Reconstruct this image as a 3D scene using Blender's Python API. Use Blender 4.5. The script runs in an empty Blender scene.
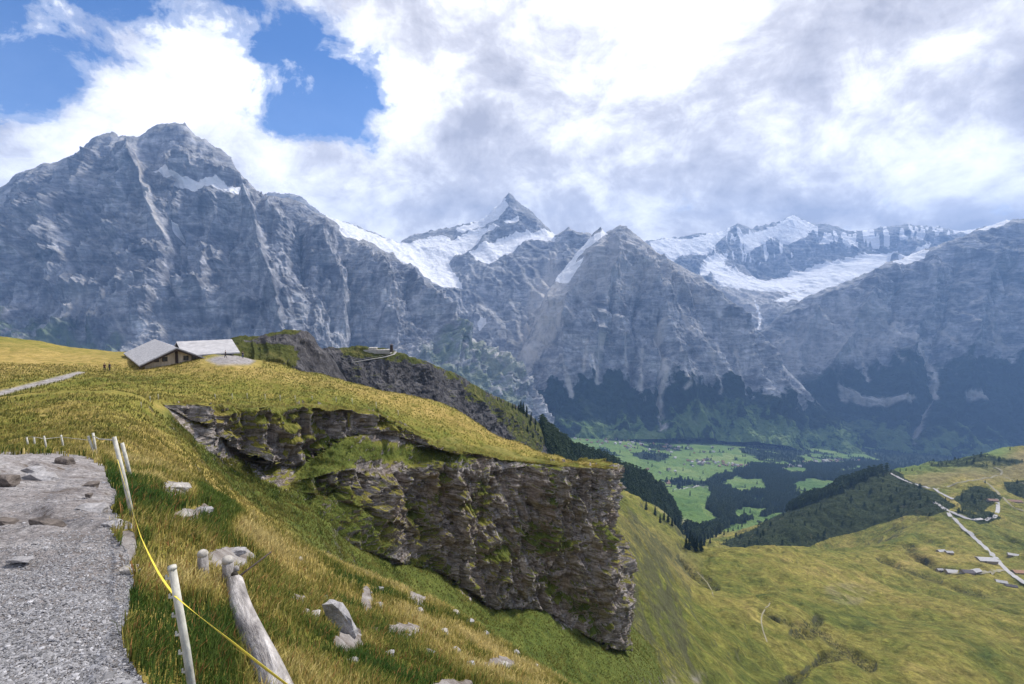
import bpy, math, random
import numpy as np
from mathutils import Vector
random.seed(7)
RNG = np.random.default_rng(11)
SC = bpy.context.scene
COL = SC.collection
F = 520.0
HOR = 302.0
TH = math.atan(40/520.0)
ST, CT = math.sin(TH), math.cos(TH)

# ------------------------------------------------------------------ geometry helpers
def dirs(px, py):
    a = (np.asarray(px, float)-512)/F; b = (342-np.asarray(py, float))/F
    Y = CT+ST*b; Z = -ST+CT*b
    return a/Y, Z/Y
def P(px, py, d):
    a, q = dirs(px, py); d = np.asarray(d, float)
    return np.stack([a*d, np.broadcast_to(d, np.shape(a*d)), q*d], -1)
def proj(x, y, z):
    cy = CT*y-ST*z; cz = ST*y+CT*z
    cy = np.where(cy > 1e-6, cy, 1e-6)
    return 512+F*x/cy, 342-F*cz/cy

_perm = np.random.default_rng(5).permutation(256).astype(np.int64)
_g = np.random.default_rng(6).normal(size=(256, 3)); _g /= np.linalg.norm(_g, axis=1)[:, None]
_perm = np.concatenate([_perm, _perm, _perm])
def noise(x, y, z=0.0, seed=0):
    x, y, z = np.broadcast_arrays(np.asarray(x, float)+seed*17.31, np.asarray(y, float)+seed*5.77, np.asarray(z, float)+seed*3.13)
    xi, yi, zi = np.floor(x), np.floor(y), np.floor(z)
    fx, fy, fz = x-xi, y-yi, z-zi
    xi, yi, zi = xi.astype(np.int64) & 255, yi.astype(np.int64) & 255, zi.astype(np.int64) & 255
    def fade(t): return t*t*t*(t*(t*6-15)+10)
    u, v, w = fade(fx), fade(fy), fade(fz)
    def g(i, j, k):
        h = _perm[_perm[_perm[(xi+i) & 255]+((yi+j) & 255)]+((zi+k) & 255)]
        G = _g[h]
        return G[..., 0]*(fx-i)+G[..., 1]*(fy-j)+G[..., 2]*(fz-k)
    x00 = g(0,0,0)*(1-u)+g(1,0,0)*u; x10 = g(0,1,0)*(1-u)+g(1,1,0)*u
    x01 = g(0,0,1)*(1-u)+g(1,0,1)*u; x11 = g(0,1,1)*(1-u)+g(1,1,1)*u
    y0 = x00*(1-v)+x10*v; y1 = x01*(1-v)+x11*v
    return (y0*(1-w)+y1*w)*1.6
def fbm(x, y, z=0.0, o=5, seed=0, gain=.5, lac=2.03):
    s = 0; a = 1; f = 1
    for i in range(o):
        s = s+a*noise(x*f, y*f, np.asarray(z)*f, seed+i); a *= gain; f *= lac
    return s
def ridged(x, y, z=0.0, o=5, seed=0, gain=.5, lac=2.1):
    s = 0; a = 1; f = 1; w = 1
    for i in range(o):
        n = 1-np.abs(noise(x*f, y*f, np.asarray(z)*f, seed+i)); n = n*n*w
        w = np.clip(n*1.6, 0, 1); s = s+a*n; a *= gain; f *= lac
    return s-.9
def sstep(a, b, x):
    t = np.clip((x-a)/(b-a), 0, 1); return t*t*(3-2*t)
def seg_dist(x, y, pts, closed=False):
    pts = [tuple(p[:2]) for p in pts]
    if closed: pts = pts+[pts[0]]
    d = np.full(np.shape(x), 1e18)
    for (ax, ay), (bx, by) in zip(pts[:-1], pts[1:]):
        vx, vy = bx-ax, by-ay; L = vx*vx+vy*vy+1e-12
        t = np.clip(((x-ax)*vx+(y-ay)*vy)/L, 0, 1)
        d = np.minimum(d, (x-ax-t*vx)**2+(y-ay-t*vy)**2)
    return np.sqrt(d)
def inside(x, y, pts):
    r = np.zeros(np.shape(x), bool); n = len(pts)
    for i in range(n):
        ax, ay = pts[i][:2]; bx, by = pts[(i+1) % n][:2]
        if ay == by: continue
        c = ((ay > y) != (by > y)) & (x < (bx-ax)*(y-ay)/(by-ay)+ax)
        r ^= c
    return r
def sdist(x, y, pts):
    d = seg_dist(x, y, pts, True)
    return np.where(inside(x, y, pts), d, -d)
def poly(px, py, pts, soft=2.0, wob=0):
    return sstep(-soft, soft, sdist(px, py, pts)+wob)
def stroke(px, py, pts, w, soft=1.2, wob=0):
    return sstep(soft, -soft, seg_dist(px, py, pts)-w+wob)

class RBF:
    def __init__(s, X, v, kern='tps', reg=1e-4):
        s.X = np.asarray(X, float); s.k = kern; n = len(s.X)
        A = s.kern(np.linalg.norm(s.X[:, None]-s.X[None], axis=-1))+np.eye(n)*reg
        Q = np.hstack([np.ones((n, 1)), s.X]); m = Q.shape[1]
        M = np.block([[A, Q], [Q.T, np.zeros((m, m))]])+np.diag([0]*n+[1e-9]*m)
        s.w = np.linalg.solve(M, np.concatenate([v, np.zeros(m)])); s.n = n
    def kern(s, r):
        if s.k == 'lin': return -np.sqrt(r*r+.01)
        return r*r*np.log(r+1e-9)
    def __call__(s, X):
        X = np.asarray(X, float); sh = X.shape[:-1]; X = X.reshape(-1, X.shape[-1]); out = np.empty(len(X))
        for i in range(0, len(X), 60000):
            c = X[i:i+60000]
            D = np.sqrt(np.maximum((c**2).sum(1)[:, None]+(s.X**2).sum(1)[None]-2*c@s.X.T, 0))
            out[i:i+60000] = s.kern(D)@s.w[:s.n]+s.w[s.n]+c@s.w[s.n+1:]
        return out.reshape(sh)

# ------------------------------------------------------------------ mesh helpers
def props(o, label=None, cat=None, group=None, kind=None):
    for k, v in (('label', label), ('category', cat), ('group', group), ('kind', kind)):
        if v: o[k] = v
    return o
def mesh_np(name, V, loops, starts, mats, attrs=None, smooth=True, parent=None, cols=None):
    me = bpy.data.meshes.new(name)
    V = np.ascontiguousarray(V, dtype=np.float32).reshape(-1, 3)
    loops = np.ascontiguousarray(loops, dtype=np.int32).ravel(); starts = np.ascontiguousarray(starts, dtype=np.int32)
    me.vertices.add(len(V)); me.vertices.foreach_set('co', V.ravel())
    me.loops.add(len(loops)); me.loops.foreach_set('vertex_index', loops)
    me.polygons.add(len(starts)); me.polygons.foreach_set('loop_start', starts)
    me.update(calc_edges=True)
    me.polygons.foreach_set('use_smooth', np.full(len(starts), smooth)); 
    for k, a in (attrs or {}).items():
        at = me.attributes.new(k, 'FLOAT', 'POINT'); at.data.foreach_set('value', np.ascontiguousarray(a, dtype=np.float32).ravel())
    for k, a in (cols or {}).items():
        at = me.attributes.new(k, 'FLOAT_COLOR', 'POINT')
        c = np.ones((len(V), 4), np.float32); c[:, :3] = a; at.data.foreach_set('color', c.ravel())
    for m in (mats if isinstance(mats, list) else [mats]): me.materials.append(m)
    o = bpy.data.objects.new(name, me); COL.objects.link(o)
    if parent: o.parent = parent
    return o
def grid(name, V, mat, attrs=None, keep=None, cols=None, smooth=True):
    n, m = V.shape[:2]
    idx = np.arange(n*m).reshape(n, m)
    q = np.stack([idx[:-1, :-1], idx[:-1, 1:], idx[1:, 1:], idx[1:, :-1]], -1)
    if keep is not None:
        k = keep[:-1, :-1] & keep[:-1, 1:] & keep[1:, 1:] & keep[1:, :-1]; q = q[k]
    q = q.reshape(-1, 4)
    o = mesh_np(name, V, q, np.arange(len(q))*4, mat, attrs, smooth, cols=cols)
    return o
class MB:
    def __init__(s): s.v = []; s.f = []
    def add(s, vs, fs):
        n = len(s.v); s.v += [tuple(v) for v in vs]; s.f += [tuple(i+n for i in f) for f in fs]; return s
    def box(s, c, size, rz=0, taper=1.0):
        cx, cy, cz = c; a, b, h = [q/2 for q in size]; co, si = math.cos(rz), math.sin(rz); vs = []
        for z, t in ((-h, 1), (h, taper)):
            for x, y in ((-a, -b), (a, -b), (a, b), (-a, b)):
                x *= t; y *= t; vs.append((cx+x*co-y*si, cy+x*si+y*co, cz+z))
        return s.add(vs, [(3,2,1,0), (4,5,6,7), (0,1,5,4), (1,2,6,5), (2,3,7,6), (3,0,4,7)])
    def tube(s, pts, rad, n=8, cap=True, squash=1.0):
        pts = [Vector(p) for p in pts]; R = rad if hasattr(rad, '__len__') else [rad]*len(pts); vs = []; fs = []
        for i, p in enumerate(pts):
            t = (pts[min(i+1, len(pts)-1)]-pts[max(i-1, 0)]).normalized()
            u = t.cross(Vector((0, 0, 1)))
            if u.length < .05: u = t.cross(Vector((1, 0, 0)))
            u.normalize(); w = u.cross(t)
            for k in range(n):
                a = 2*math.pi*k/n; vs.append(p+(u*math.cos(a)+w*math.sin(a)*squash)*R[i])
        for i in range(len(pts)-1):
            for k in range(n):
                a, b = i*n+k, i*n+(k+1) % n; fs.append((a, b, b+n, a+n))
        if cap: fs.append(tuple(reversed(range(n)))); fs.append(tuple(range((len(pts)-1)*n, len(pts)*n)))
        return s.add(vs, fs)
    def build(s, name, mat, parent=None, smooth=False, bevel=0):
        me = bpy.data.meshes.new(name); me.from_pydata(s.v, [], s.f); me.materials.append(mat)
        if smooth: me.polygons.foreach_set('use_smooth', [True]*len(me.polygons))
        me.update()
        o = bpy.data.objects.new(name, me); COL.objects.link(o)
        if parent: o.parent = parent
        if bevel:
            m = o.modifiers.new('bevel', 'BEVEL'); m.width = bevel; m.segments = 2; m.limit_method = 'ANGLE'
        return o
def empty(name, loc, rz=0):
    o = bpy.data.objects.new(name, None); COL.objects.link(o); o.location = loc; o.rotation_euler = (0, 0, rz); o.empty_display_size = .2
    return o
def copy_tree(o, parent=None):
    c = o.copy(); COL.objects.link(c); c.parent = parent
    for ch in list(o.children): copy_tree(ch, c)
    return c

# ------------------------------------------------------------------ material helpers
class M:
    def __init__(s, name, rough=.9, spec=.2):
        s.m = bpy.data.materials.new(name); s.m.use_nodes = True; s.t = s.m.node_tree; s.n = s.t.nodes; s.l = s.t.links
        s.b = s.n['Principled BSDF']; s.b.inputs['Roughness'].default_value = rough; s.b.inputs['Specular IOR Level'].default_value = spec
        s.pos = s.n.new('ShaderNodeNewGeometry').outputs['Position']
    def L(s, a, b):
        if hasattr(a, 'default_value') or hasattr(a, 'links'): s.l.new(a, b)
        else: b.default_value = a
    def attr(s, name, color=False):
        n = s.n.new('ShaderNodeAttribute'); n.attribute_name = name; return n.outputs['Color' if color else 'Fac']
    def objpos(s):
        s.pos = s.n.new('ShaderNodeTexCoord').outputs['Object']; return s.pos
    def rand(s): return s.n.new('ShaderNodeObjectInfo').outputs['Random']
    def math(s, op, a, b=0.0, c=0.0, clamp=False):
        n = s.n.new('ShaderNodeMath'); n.operation = op; n.use_clamp = clamp
        for i, v in enumerate((a, b, c)): s.L(v, n.inputs[i]) if not isinstance(v, (int, float)) else setattr(n.inputs[i], 'default_value', v)
        return n.outputs[0]
    def scale(s, v, sc):
        n = s.n.new('ShaderNodeMapping'); s.l.new(v, n.inputs[0]); n.inputs['Scale'].default_value = sc if hasattr(sc, '__len__') else (sc,)*3
        return n.outputs[0]
    def noise(s, scale, detail=5, rough=.55, sc=(1,1,1), dist=0.0, vec=None, kind='FBM'):
        n = s.n.new('ShaderNodeTexNoise'); s.l.new(s.scale(vec or s.pos, sc), n.inputs['Vector']); n.noise_type = kind
        n.inputs['Scale'].default_value = scale; n.inputs['Detail'].default_value = detail; n.inputs['Roughness'].default_value = rough; n.inputs['Distortion'].default_value = dist
        return n.outputs[0]
    def voro(s, scale, feature='F1', sc=(1,1,1), out=0):
        n = s.n.new('ShaderNodeTexVoronoi'); n.feature = feature; s.l.new(s.scale(s.pos, sc), n.inputs['Vector']); n.inputs['Scale'].default_value = scale
        return n.outputs[out]
    def ramp(s, f, stops, mode='LINEAR'):
        n = s.n.new('ShaderNodeValToRGB'); s.l.new(f, n.inputs[0]); cr = n.color_ramp; cr.interpolation = mode
        while len(cr.elements) < len(stops): cr.elements.new(.5)
        for e, (p, c) in zip(cr.elements, stops):
            e.position = p; e.color = (*c, 1) if hasattr(c, '__len__') else (c, c, c, 1)
        return n.outputs[0]
    def mix(s, f, a, b, mode='MIX'):
        n = s.n.new('ShaderNodeMix'); n.data_type = 'RGBA'; n.blend_type = mode; n.clamp_factor = True
        for v, i in ((f, 0), (a, 6), (b, 7)):
            if isinstance(v, (int, float)): n.inputs[i].default_value = v if i == 0 else (v, v, v, 1)
            elif isinstance(v, tuple): n.inputs[i].default_value = (*v, 1)
            else: s.l.new(v, n.inputs[i])
        return n.outputs[2]
    def slope(s):
        g = s.n.new('ShaderNodeNewGeometry'); x = s.n.new('ShaderNodeSeparateXYZ'); s.l.new(g.outputs['Normal'], x.inputs[0]); return x.outputs[2]
    def bump(s, h, dist, strength=1.0, prev=None):
        n = s.n.new('ShaderNodeBump'); s.l.new(h, n.inputs['Height']); n.inputs['Distance'].default_value = dist; n.inputs['Strength'].default_value = strength
        if prev: s.l.new(prev, n.inputs['Normal'])
        return n.outputs[0]
    def out(s, col=None, nrm=None, rough=None):
        if col is not None:
            if isinstance(col, tuple): s.b.inputs['Base Color'].default_value = (*col, 1)
            else: s.l.new(col, s.b.inputs['Base Color'])
        if nrm is not None: s.l.new(nrm, s.b.inputs['Normal'])
        if rough is not None: s.l.new(rough, s.b.inputs['Roughness'])
        return s.m
def plain(name, c, var=.25, scale=8, rough=.8, spec=.25, bump=0, sc=(1,1,1)):
    m = M(name, rough, spec); m.objpos(); n = m.noise(scale, 6, .6, sc)
    d = tuple(x*(1-var) for x in c); e = tuple(min(1, x*(1+var)) for x in c)
    return m.out(m.ramp(n, [(.3, d), (.7, e)]), m.bump(n, bump) if bump else None)
# ------------------------------------------------------------------ near hill: fields
common = [(-60,684,2.7),(70,684,2.73),(140,684,2.8),(70,600,3.87),(0,600,3.9),(60,540,5.5),(-100,540,5.6),(60,500,7.6),(128,520,6.5),(60,470,11.5),
 (0,452,17),(60,454,17),(97,461,16),(-200,452,17),(35,449,28),(95,455,24),(0,446,32),(120,441,33),(0,420,45),(60,415,48),(130,426,44),(150,408,60),
 (0,395,62),(60,380,75),(80,374,85),(0,372,80),(120,377,88),(160,388,76),(0,337,150),(60,346,145),(110,354,132),(100,365,105),(150,366,103),(180,366,100),(232,367,98),(258,362,110),
 (230,357,128),(150,353.5,131),(170,351,142),(0,355,210),(100,370,200),(-150,328,150),(-150,390,65),(-250,440,30),(-400,360,90),(-400,300,160),(200,388,86),(130,480,12),
 (195,700,2.9),(232,592,5.2),(285,700,2.95),(320,684,3.6),(400,684,5.6),(500,684,10),(175,490,11),(200,560,6.2),(340,622,8.2),(420,640,11),(480,660,14),(160,470,16),(260,560,10),(300,590,11),
 (190,478,20),(215,497,19),(250,515,18),(290,540,18),(340,565,18),(380,581,19),(430,600,20),(480,628,21),(520,655,22),(560,684,23)]
plateau = [(270,361,112),(300,371,118),(330,377,124),(355,384,124),(400,393,124),(440,402,122),(460,411,121),(480,424,121),(520,443,120),(560,456,119),(600,463,119),(611,466.5,118),
 (300,395,150),(400,430,150),(480,460,145),(560,490,140),(250,386,92),(300,389,96),(350,396,103),(400,410,108),(450,427,112),(500,448,112),(545,457,113)]
#  cliff columns: each row (px,py,d)
CL = [
 [(160,403,66),(160,404,65.9),(161,405,65.8),(162,407,65.4),(163,410,65),(165,418,62)],
 [(182,403,68),(182,416,67.6),(183,420,67),(184,424,66.5),(186,432,65.5),(190,446,60)],
 [(205,402,71),(206,440,69.6),(207,448,68),(208,455,67),(212,465,65),(222,482,58)],
 [(250,408,76),(251,462,74.8),(252,471,72.5),(255,480,70.5),(262,495,68),(275,520,60)],
 [(300,406,82),(301,468,80),(302,481,76.5),(305,494,75),(315,514,71),(325,545,62)],
 [(345,408,88),(346,437,87.3),(346,469,81),(347,503,79.5),(352,545,75),(362,580,66)],
 [(385,417,94),(385,432,93.6),(384,479,86.6),(384,525,85),(388,562,81),(400,595,72)],
 [(430,441,98),(430,447,97.7),(430,459,94.5),(430,525,91.8),(438,570,88.5),(445,618,76)],
 [(480,454,102),(480,458,101.8),(480,475,99.6),(481,532,97.3),(486,607,93.5),(500,644,80)],
 [(530,461,107),(530,463,106.8),(530,465,106.2),(532,545,102),(541,608,99),(556,668,84)],
 [(575,466,111),(575,468,110.9),(575,471,110.6),(578,548,107.2),(588,638,104),(606,692,88)],
 [(600,466,114),(600,468,113.9),(601,471,113.8),(603,550,111),(616,650,110),(640,704,92)],
 [(604,467,119),(604,469,119),(605,472,119.2),(608,548,119),(622,650,118),(660,700,112)],
 [(598,463,128),(600,467,129),(602,473,130),(606,548,130),(622,640,130),(664,680,130)],
 [(580,457,150),(584,469,152),(588,479,154),(596,540,156),(616,610,158),(654,640,160)]]
CLW = np.array([[P(*p) for p in c] for c in CL])          # world
lower = [(200,497,32),(250,548,30),(300,580,34),(350,606,38),(400,632,42),(450,665,45),(520,705,50),(600,770,55),(700,790,90),(760,840,150),(660,740,150),(560,640,128),(460,590,122),(380,550,118),(300,510,112)]
rear = [(0,-1.2,-1.72),(-3,0,-1.5),(3,0,-2.9),(0,1.2,-1.95),(-6,4,-2.2),(-12,8,-2.2),(-6,-6,-1.2),(6,-6,-4.5),(14,-4,-8),(20,10,-14),(-20,-20,2),(20,-30,-12),(-60,-40,14),(40,-80,-30),(0,-150,0),(120,-60,-90),(-150,-60,50),(-150,60,8),(100,40,-80),(150,0,-110),(60,50,-52),(40,20,-27),(-90,60,-9),(-60,20,-4),(-30,6,-3)]
def chart(x, y):
    r = np.hypot(x, y)+1e-6
    return np.stack([2.2*x/r, 2.2*y/r, np.log(r+.8)], -1)
def fit(pts, world):
    W = np.concatenate([P(*np.array(pts, float).T), np.array(world, float)])
    r = np.hypot(W[:, 0], W[:, 1])
    return RBF(chart(W[:, 0], W[:, 1]), W[:, 2]/(r+3), 'tps', 2e-3)
rbf_p = fit(common+plateau+[c[0] for c in CL], rear)
low_w = [tuple(c[4]) for c in CLW]+[tuple(c[5]) for c in CLW]
rbf_l = fit(common+lower, rear+low_w)
region = [tuple(c[0][:2]) for c in CLW]+[tuple(P(560,0,200)[:2]), tuple(P(500,0,300)[:2]), (-330, 330), (-330, 60), (-90, 50), tuple(P(90,0,60)[:2]), tuple(P(140,0,63)[:2])]
pathpx = [(-3000,449),(0,450),(40,451),(62,452),(92,457),(104,464),(112,480),(117,498),(112,520),(121,545),(131,572),(128,600),(132,640),(140,684),(150,760),(170,1000),(-3000,3000)]
def s0_masks(x, y, z):
    px, py = proj(x, y, z)
    r = np.hypot(x, y)
    front = y > .8
    wob = 5*noise(x*1.3, y*1.3, 0, 31)*np.clip(4/(r+1), .15, 1)*3
    m = np.where(front, poly(px, py, pathpx, 6, wob*1.5), sstep(.15, -.15, x+.9-.9*sstep(-3,.8,y)))
    m = m*(r < 26)
    p2 = [(-400,420),(-100,402),(0,391),(40,381),(78,371.5),(86,372.5),(60,381),(20,390),(0,396.5),(-100,412),(-400,440)]
    m2 = np.where(y > 30, poly(px, py, p2, 1.2), 0)*(r < 130)
    bare = np.zeros_like(px)
    for (cx, cy, rx, ry) in [(176,489,17,9),(186,515,16,6),(203,512,9,8),(232,560,26,14),(350,640,16,14),(300,600,10,6),(405,630,20,8),(367,600,6,16),(452,690,26,12),(128,545,10,16),(420,590,12,16),(390,575,14,7),(500,665,16,9)]:
        q = np.sqrt(((px-cx)/rx)**2+((py-cy)/ry)**2)
        bare = np.maximum(bare, sstep(1.15, .7, q+.35*noise(x*2.2, y*2.2, 0, 7)))
    bare = bare*front*(r < 30)
    return px, py, m, m2, bare
def s0(x, y, detail=True):
    x = np.asarray(x, float); y = np.asarray(y, float)
    r = np.hypot(x, y); X = chart(x, y)
    zp = rbf_p(X)*(r+3); zl = rbf_l(X)*(r+3)
    sd = sdist(x, y, region)
    sdw = sd-1.3-2.4*noise(x/5.5, y/5.5, 0, 81)-1.1*noise(x/1.7, y/1.7, 0, 82)
    w = sstep(.2, 1.9, sdw)
    w = np.where(sd < 0, 0, w)
    z = zl+(zp-zl)*w
    if detail:
        big = sstep(15, 60, r)
        z = z+big*(.55*fbm(x/14, y/14, 0, 4, 3)+.16*fbm(x/2.6, y/2.6, 0, 3, 9))+(1-big)*.05*fbm(x/1.1, y/1.1, 0, 4, 12)*sstep(2,8,r+3)
        # animal-trodden terraces
        z = z+big*.12*np.sin(z*2.1+2*noise(x/9, y/9, 0, 4))
    return z
# main near mesh
r_ = np.exp(np.linspace(np.log(.35), np.log(300), 900))
th = np.radians(np.concatenate([np.linspace(-180, -62, 110, endpoint=False), np.linspace(-62, 62, 1150), np.linspace(62, 180, 111)[1:]]))
TH_, R_ = np.meshgrid(th, r_)
X0, Y0 = R_*np.sin(TH_), R_*np.cos(TH_)
Z0 = s0(X0, Y0)
px0, py0, mp, mp2, bare = s0_masks(X0, Y0, Z0)
# rocky slabs in the path: tilted strata steps
st = (X0*.55+Y0*.9+.5*noise(X0*.8, Y0*.8, 0, 21))*1.15
fr_s = st-np.floor(st); saw = np.minimum(sstep(0, .3, fr_s), 1-(fr_s-.3)/.7)
slab = sstep(5.2, 7.0, Y0)*sstep(18, 13, Y0)
Z0 = Z0+mp*slab*(.11*saw*sstep(-.3,.5,noise(X0*.45, Y0*.7, 0, 22)+.2*noise(X0*2,Y0*2,0,26)))+mp*.035*fbm(X0*2.3, Y0*2.3, 0, 5, 23)+bare*(.06*ridged(X0*2, Y0*2, 0, 5, 24))-mp*.03
region_green = poly(px0, py0, [(160,415),(205,455),(262,505),(320,560),(430,600),(560,684),(700,760),(700,640),(430,560),(300,470),(180,405)], 10)
region_green = np.where(R_ > 27, region_green, 0)
straw = poly(px0, py0, [(-200,330),(90,352),(250,362),(420,400),(610,466),(600,474),(430,420),(330,385),(180,372),(60,372),(-200,400)], 10)
straw = np.maximum(straw, poly(px0, py0, [(60,440),(150,425),(215,480),(300,530),(430,590),(560,684),(480,684),(330,600),(240,545),(190,500),(110,470)], 14))
straw = np.maximum(straw, .8*poly(px0, py0, [(30,408),(90,405),(130,420),(90,425),(40,418)], 8))
straw = np.maximum(straw, .9*poly(px0, py0, [(140,570),(210,550),(240,580),(200,600),(160,620),(140,600)], 10))*(Y0 > .5)
def s0attr(X, Y, which):
    pass
hill = None
# ------------------------------------------------------------------ cliff sheet
def loft(cols_w, nu, nv, warp=None):
    """cols_w: [ncol, nrow, 3] -> smooth along columns, near-linear along rows"""
    C_ = np.asarray(cols_w, float); nc, nr = C_.shape[:2]
    L = np.concatenate([[0], np.cumsum(np.linalg.norm(np.diff(C_[:, nr//2], axis=0), axis=1))]); L /= L[-1]
    u = np.linspace(0, 1, nu)
    A = np.empty((nu, nr, 3))
    for k in range(nr):
        for c in range(3):
            A[:, k, c] = np.interp(u, L, C_[:, k, c])
    ker = np.hanning(max(5, nu//(nc*1)) | 1); ker /= ker.sum(); h = len(ker)//2
    Ap = np.concatenate([np.repeat(A[:1], h, 0), A, np.repeat(A[-1:], h, 0)])
    for k in range(nr):
        for c in range(3): A[:, k, c] = np.convolve(Ap[:, k, c], ker, 'valid')
    T = np.concatenate([[0], np.cumsum(np.linalg.norm(np.diff(C_, axis=1), axis=2).mean(0))]); T /= T[-1]
    t = np.linspace(0, 1, nv)
    tw = np.repeat(t[:, None], nu, 1)
    if warp is not None: tw = np.clip(tw+warp(u[None], t[:, None])*(np.clip(np.sin(np.pi*t), 0, 1)**.6)[:, None], 0, 1)
    idx = np.clip(np.searchsorted(T, tw.ravel(), 'right').reshape(tw.shape)-1, 0, nr-2); fr = (tw-T[idx])/(T[idx+1]-T[idx])
    uu = np.repeat(np.arange(nu)[None], nv, 0)
    B = A[uu, idx]*(1-fr)[..., None]+A[uu, idx+1]*fr[..., None]
    return B, t, T, u
def normals(B, smooth=0):
    dv = np.gradient(B, axis=0); du = np.gradient(B, axis=1)
    n = np.cross(du, dv); n /= np.linalg.norm(n, axis=-1, keepdims=True)+1e-9
    return n
inward = CLW[:, :1].copy()
for i in range(len(CLW)):   # a row under the turf, behind the lip
    a = CLW[max(i-1, 0), 0]; b = CLW[min(i+1, len(CLW)-1), 0]; t_ = (b-a)[:2]; t_ /= np.linalg.norm(t_)
    nn = np.array([-t_[1], t_[0]]); inward[i, 0, :2] += nn*6.5
iz = s0(inward[:, 0, 0], inward[:, 0, 1], False); inward[:, 0, 2] = iz-.35
inward2 = inward.copy(); inward2[:, 0, 2] -= 0
foot = CLW[:, 5:].copy(); foot[:, 0, :2] += (CLW[:, 5]-CLW[:, 4])[:, :2]*.4; foot[:, 0, 2] = s0(foot[:, 0, 0], foot[:, 0, 1], False)-6
mid1 = CLW[:, 5:].copy(); mid1[:, 0, 2] = s0(mid1[:, 0, 0], mid1[:, 0, 1], False)+.1
lip = CLW[:, :1].copy(); lip[:, 0, 2] -= .25
Cc = np.concatenate([inward, lip, CLW[:, 1:5], mid1, foot], 1)
B, t, T, u = loft(Cc, 1500, 760, lambda u, t: .085*fbm(u*9, t*2, 0, 4, 33)+.045*fbm(u*34, t*5, 0, 4, 34))
N = normals(B)
if N[300, 700, 1] > 0: N = -N
Nh = N.copy(); Nh[..., 2] *= .35; Nh /= np.linalg.norm(Nh, axis=-1, keepdims=True)+1e-9
x, y, z = B[..., 0], B[..., 1], B[..., 2]
steep = sstep(.75, .45, np.abs(N[..., 2]))
fade = sstep(T[0]*.5+T[1]*.5, T[1]*.8+T[2]*.2, t)*sstep(T[-2], T[-4], t)
fade = fade[:, None]*sstep(0, .05, u)[None]
al = x*.86+y*.5     # along the face
zt = z+.06*al+.9*noise(x/11, y/11, z/9, 41)
s1 = zt/3.1; saw1 = np.abs((s1-np.floor(s1))-.5)*2
s2 = zt/.95+.4*noise(x/3, y/3, z/3, 42); saw2 = s2-np.floor(s2)
blk = noise(np.floor(al/2.3+.4*noise(x/4,y/4,z/3,43))*7.7, np.floor(s1)*3.3, 0, 44)
blk2 = noise(np.floor(al/.9+.5*noise(x/2,y/2,z/1.5,45))*5.1, np.floor(s2)*2.9, 0, 46)
colm = ridged(al/4.2+.5*noise(x/6,y/6,z/8,48), y/30, z/22, 4, 47)
big_ = fbm(al/13+.4*noise(x/9,y/9,z/9,39), y/60, z/26, 4, 40)
dsp = 3.8*big_+.5*(saw1-.5)*(1+big_)+.3*saw2+1.5*blk*(.6+big_)+.75*blk2-2.3*colm+1.1*ridged(x/3.2, y/3.2, z/2.6, 4, 51)+.35*fbm(x/1.1, y/1.1, z/.8, 4, 49, .6)
dsp = dsp+1.5
soft = .9*fbm(x/7, y/7, z/7, 6, 50, .6)
Dm = fade*(steep*dsp+(1-steep)*soft)
CV = B+Nh*Dm[..., None]
CN = N
# ------------------------------------------------------------------ far ground (meadows, ravine, valley)
low_pts = [
 (560,560,230),(600,600,220),(620,500,450),(640,560,340),(655,620,265),(680,684,225),(700,740,190),(640,700,190),
 (612,492,600),(640,503,700),(667,513,760),(640,520,560),(660,540,520),(690,545,700),(665,522,720),
 (690,620,330),(750,684,290),(850,684,320),(960,684,345),(1100,684,370),(750,610,400),(850,622,430),(950,620,450),(1024,622,470),(1150,620,480),(850,760,240),(1024,780,270),
 (760,580,500),(830,585,520),(900,592,540),(690,580,470),(800,606,440),(815,618,425),
 (705,546,650),(740,544,690),(790,549,740),(850,548,780),(900,535,850),(930,545,800),
 (700,562,760),(740,566,820),(800,566,900),(850,562,950),
 (930,572,640),(980,566,660),(1012,580,640),(1024,560,700),(950,548,760),(1100,560,720),
 (890,474,1280),(905,480,1240),(940,500,1060),(975,535,840),(1000,555,760),(1024,500,1060),(990,512,980),(930,522,920),
 (1024,446,1520),(990,452,1500),(960,459,1460),(930,464,1420),(900,469,1380),(860,478,1350),(830,490,1320),(800,504,1280),(770,520,1230),(740,535,1150),(720,544,1080),
 (1150,425,1550),(1300,400,1600),(1150,500,1080),(850,515,1080),(800,530,1020),(760,545,960),
 (1024,470,1900),(960,475,1850),(900,490,1800),(850,505,1700),(800,525,1600),(760,535,1500),
 (680,530,1150),(700,525,1400),(672,520,1250),(700,505,1750),(730,520,1600),(760,512,1900),(690,492,2200),(740,494,2300),(790,490,2400),(850,484,2600),(640,492,2100),
 (600,478,2300),(650,474,2700),(700,474,2900),(760,470,3000),(820,472,3100),(880,474,3000),(950,478,2900),(620,450,3500),(560,438,3900),(700,450,3700),(780,458,3600),(850,462,3900),(920,462,4200),(1024,462,4300),
 (560,425,4700),(650,434,4500),(750,440,4600),(850,445,4900),(950,447,5200),(1100,450,5000),(400,450,3800),(400,425,4700),(200,430,4000),
 (480,520,1200),(400,560,600),(300,600,500),(200,500,1500),(450,640,250),(300,700,220),(1300,684,400),(1300,560,700),(1300,460,3500)]
def ch2(a, d): return np.stack([a*1.0, np.log(d)*.55], -1)
lp = np.array(low_pts, float); a_, q_ = dirs(lp[:, 0], lp[:, 1])
rbf_f = RBF(ch2(a_, lp[:, 2]), q_, 'tps', 4e-4)
a_g = np.linspace(-.75, 1.55, 1250); d_g = np.exp(np.linspace(np.log(150), np.log(6500), 1000))
DG, AG = np.meshgrid(d_g, a_g, indexing='ij')
QG = rbf_f(ch2(AG, DG))
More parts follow.
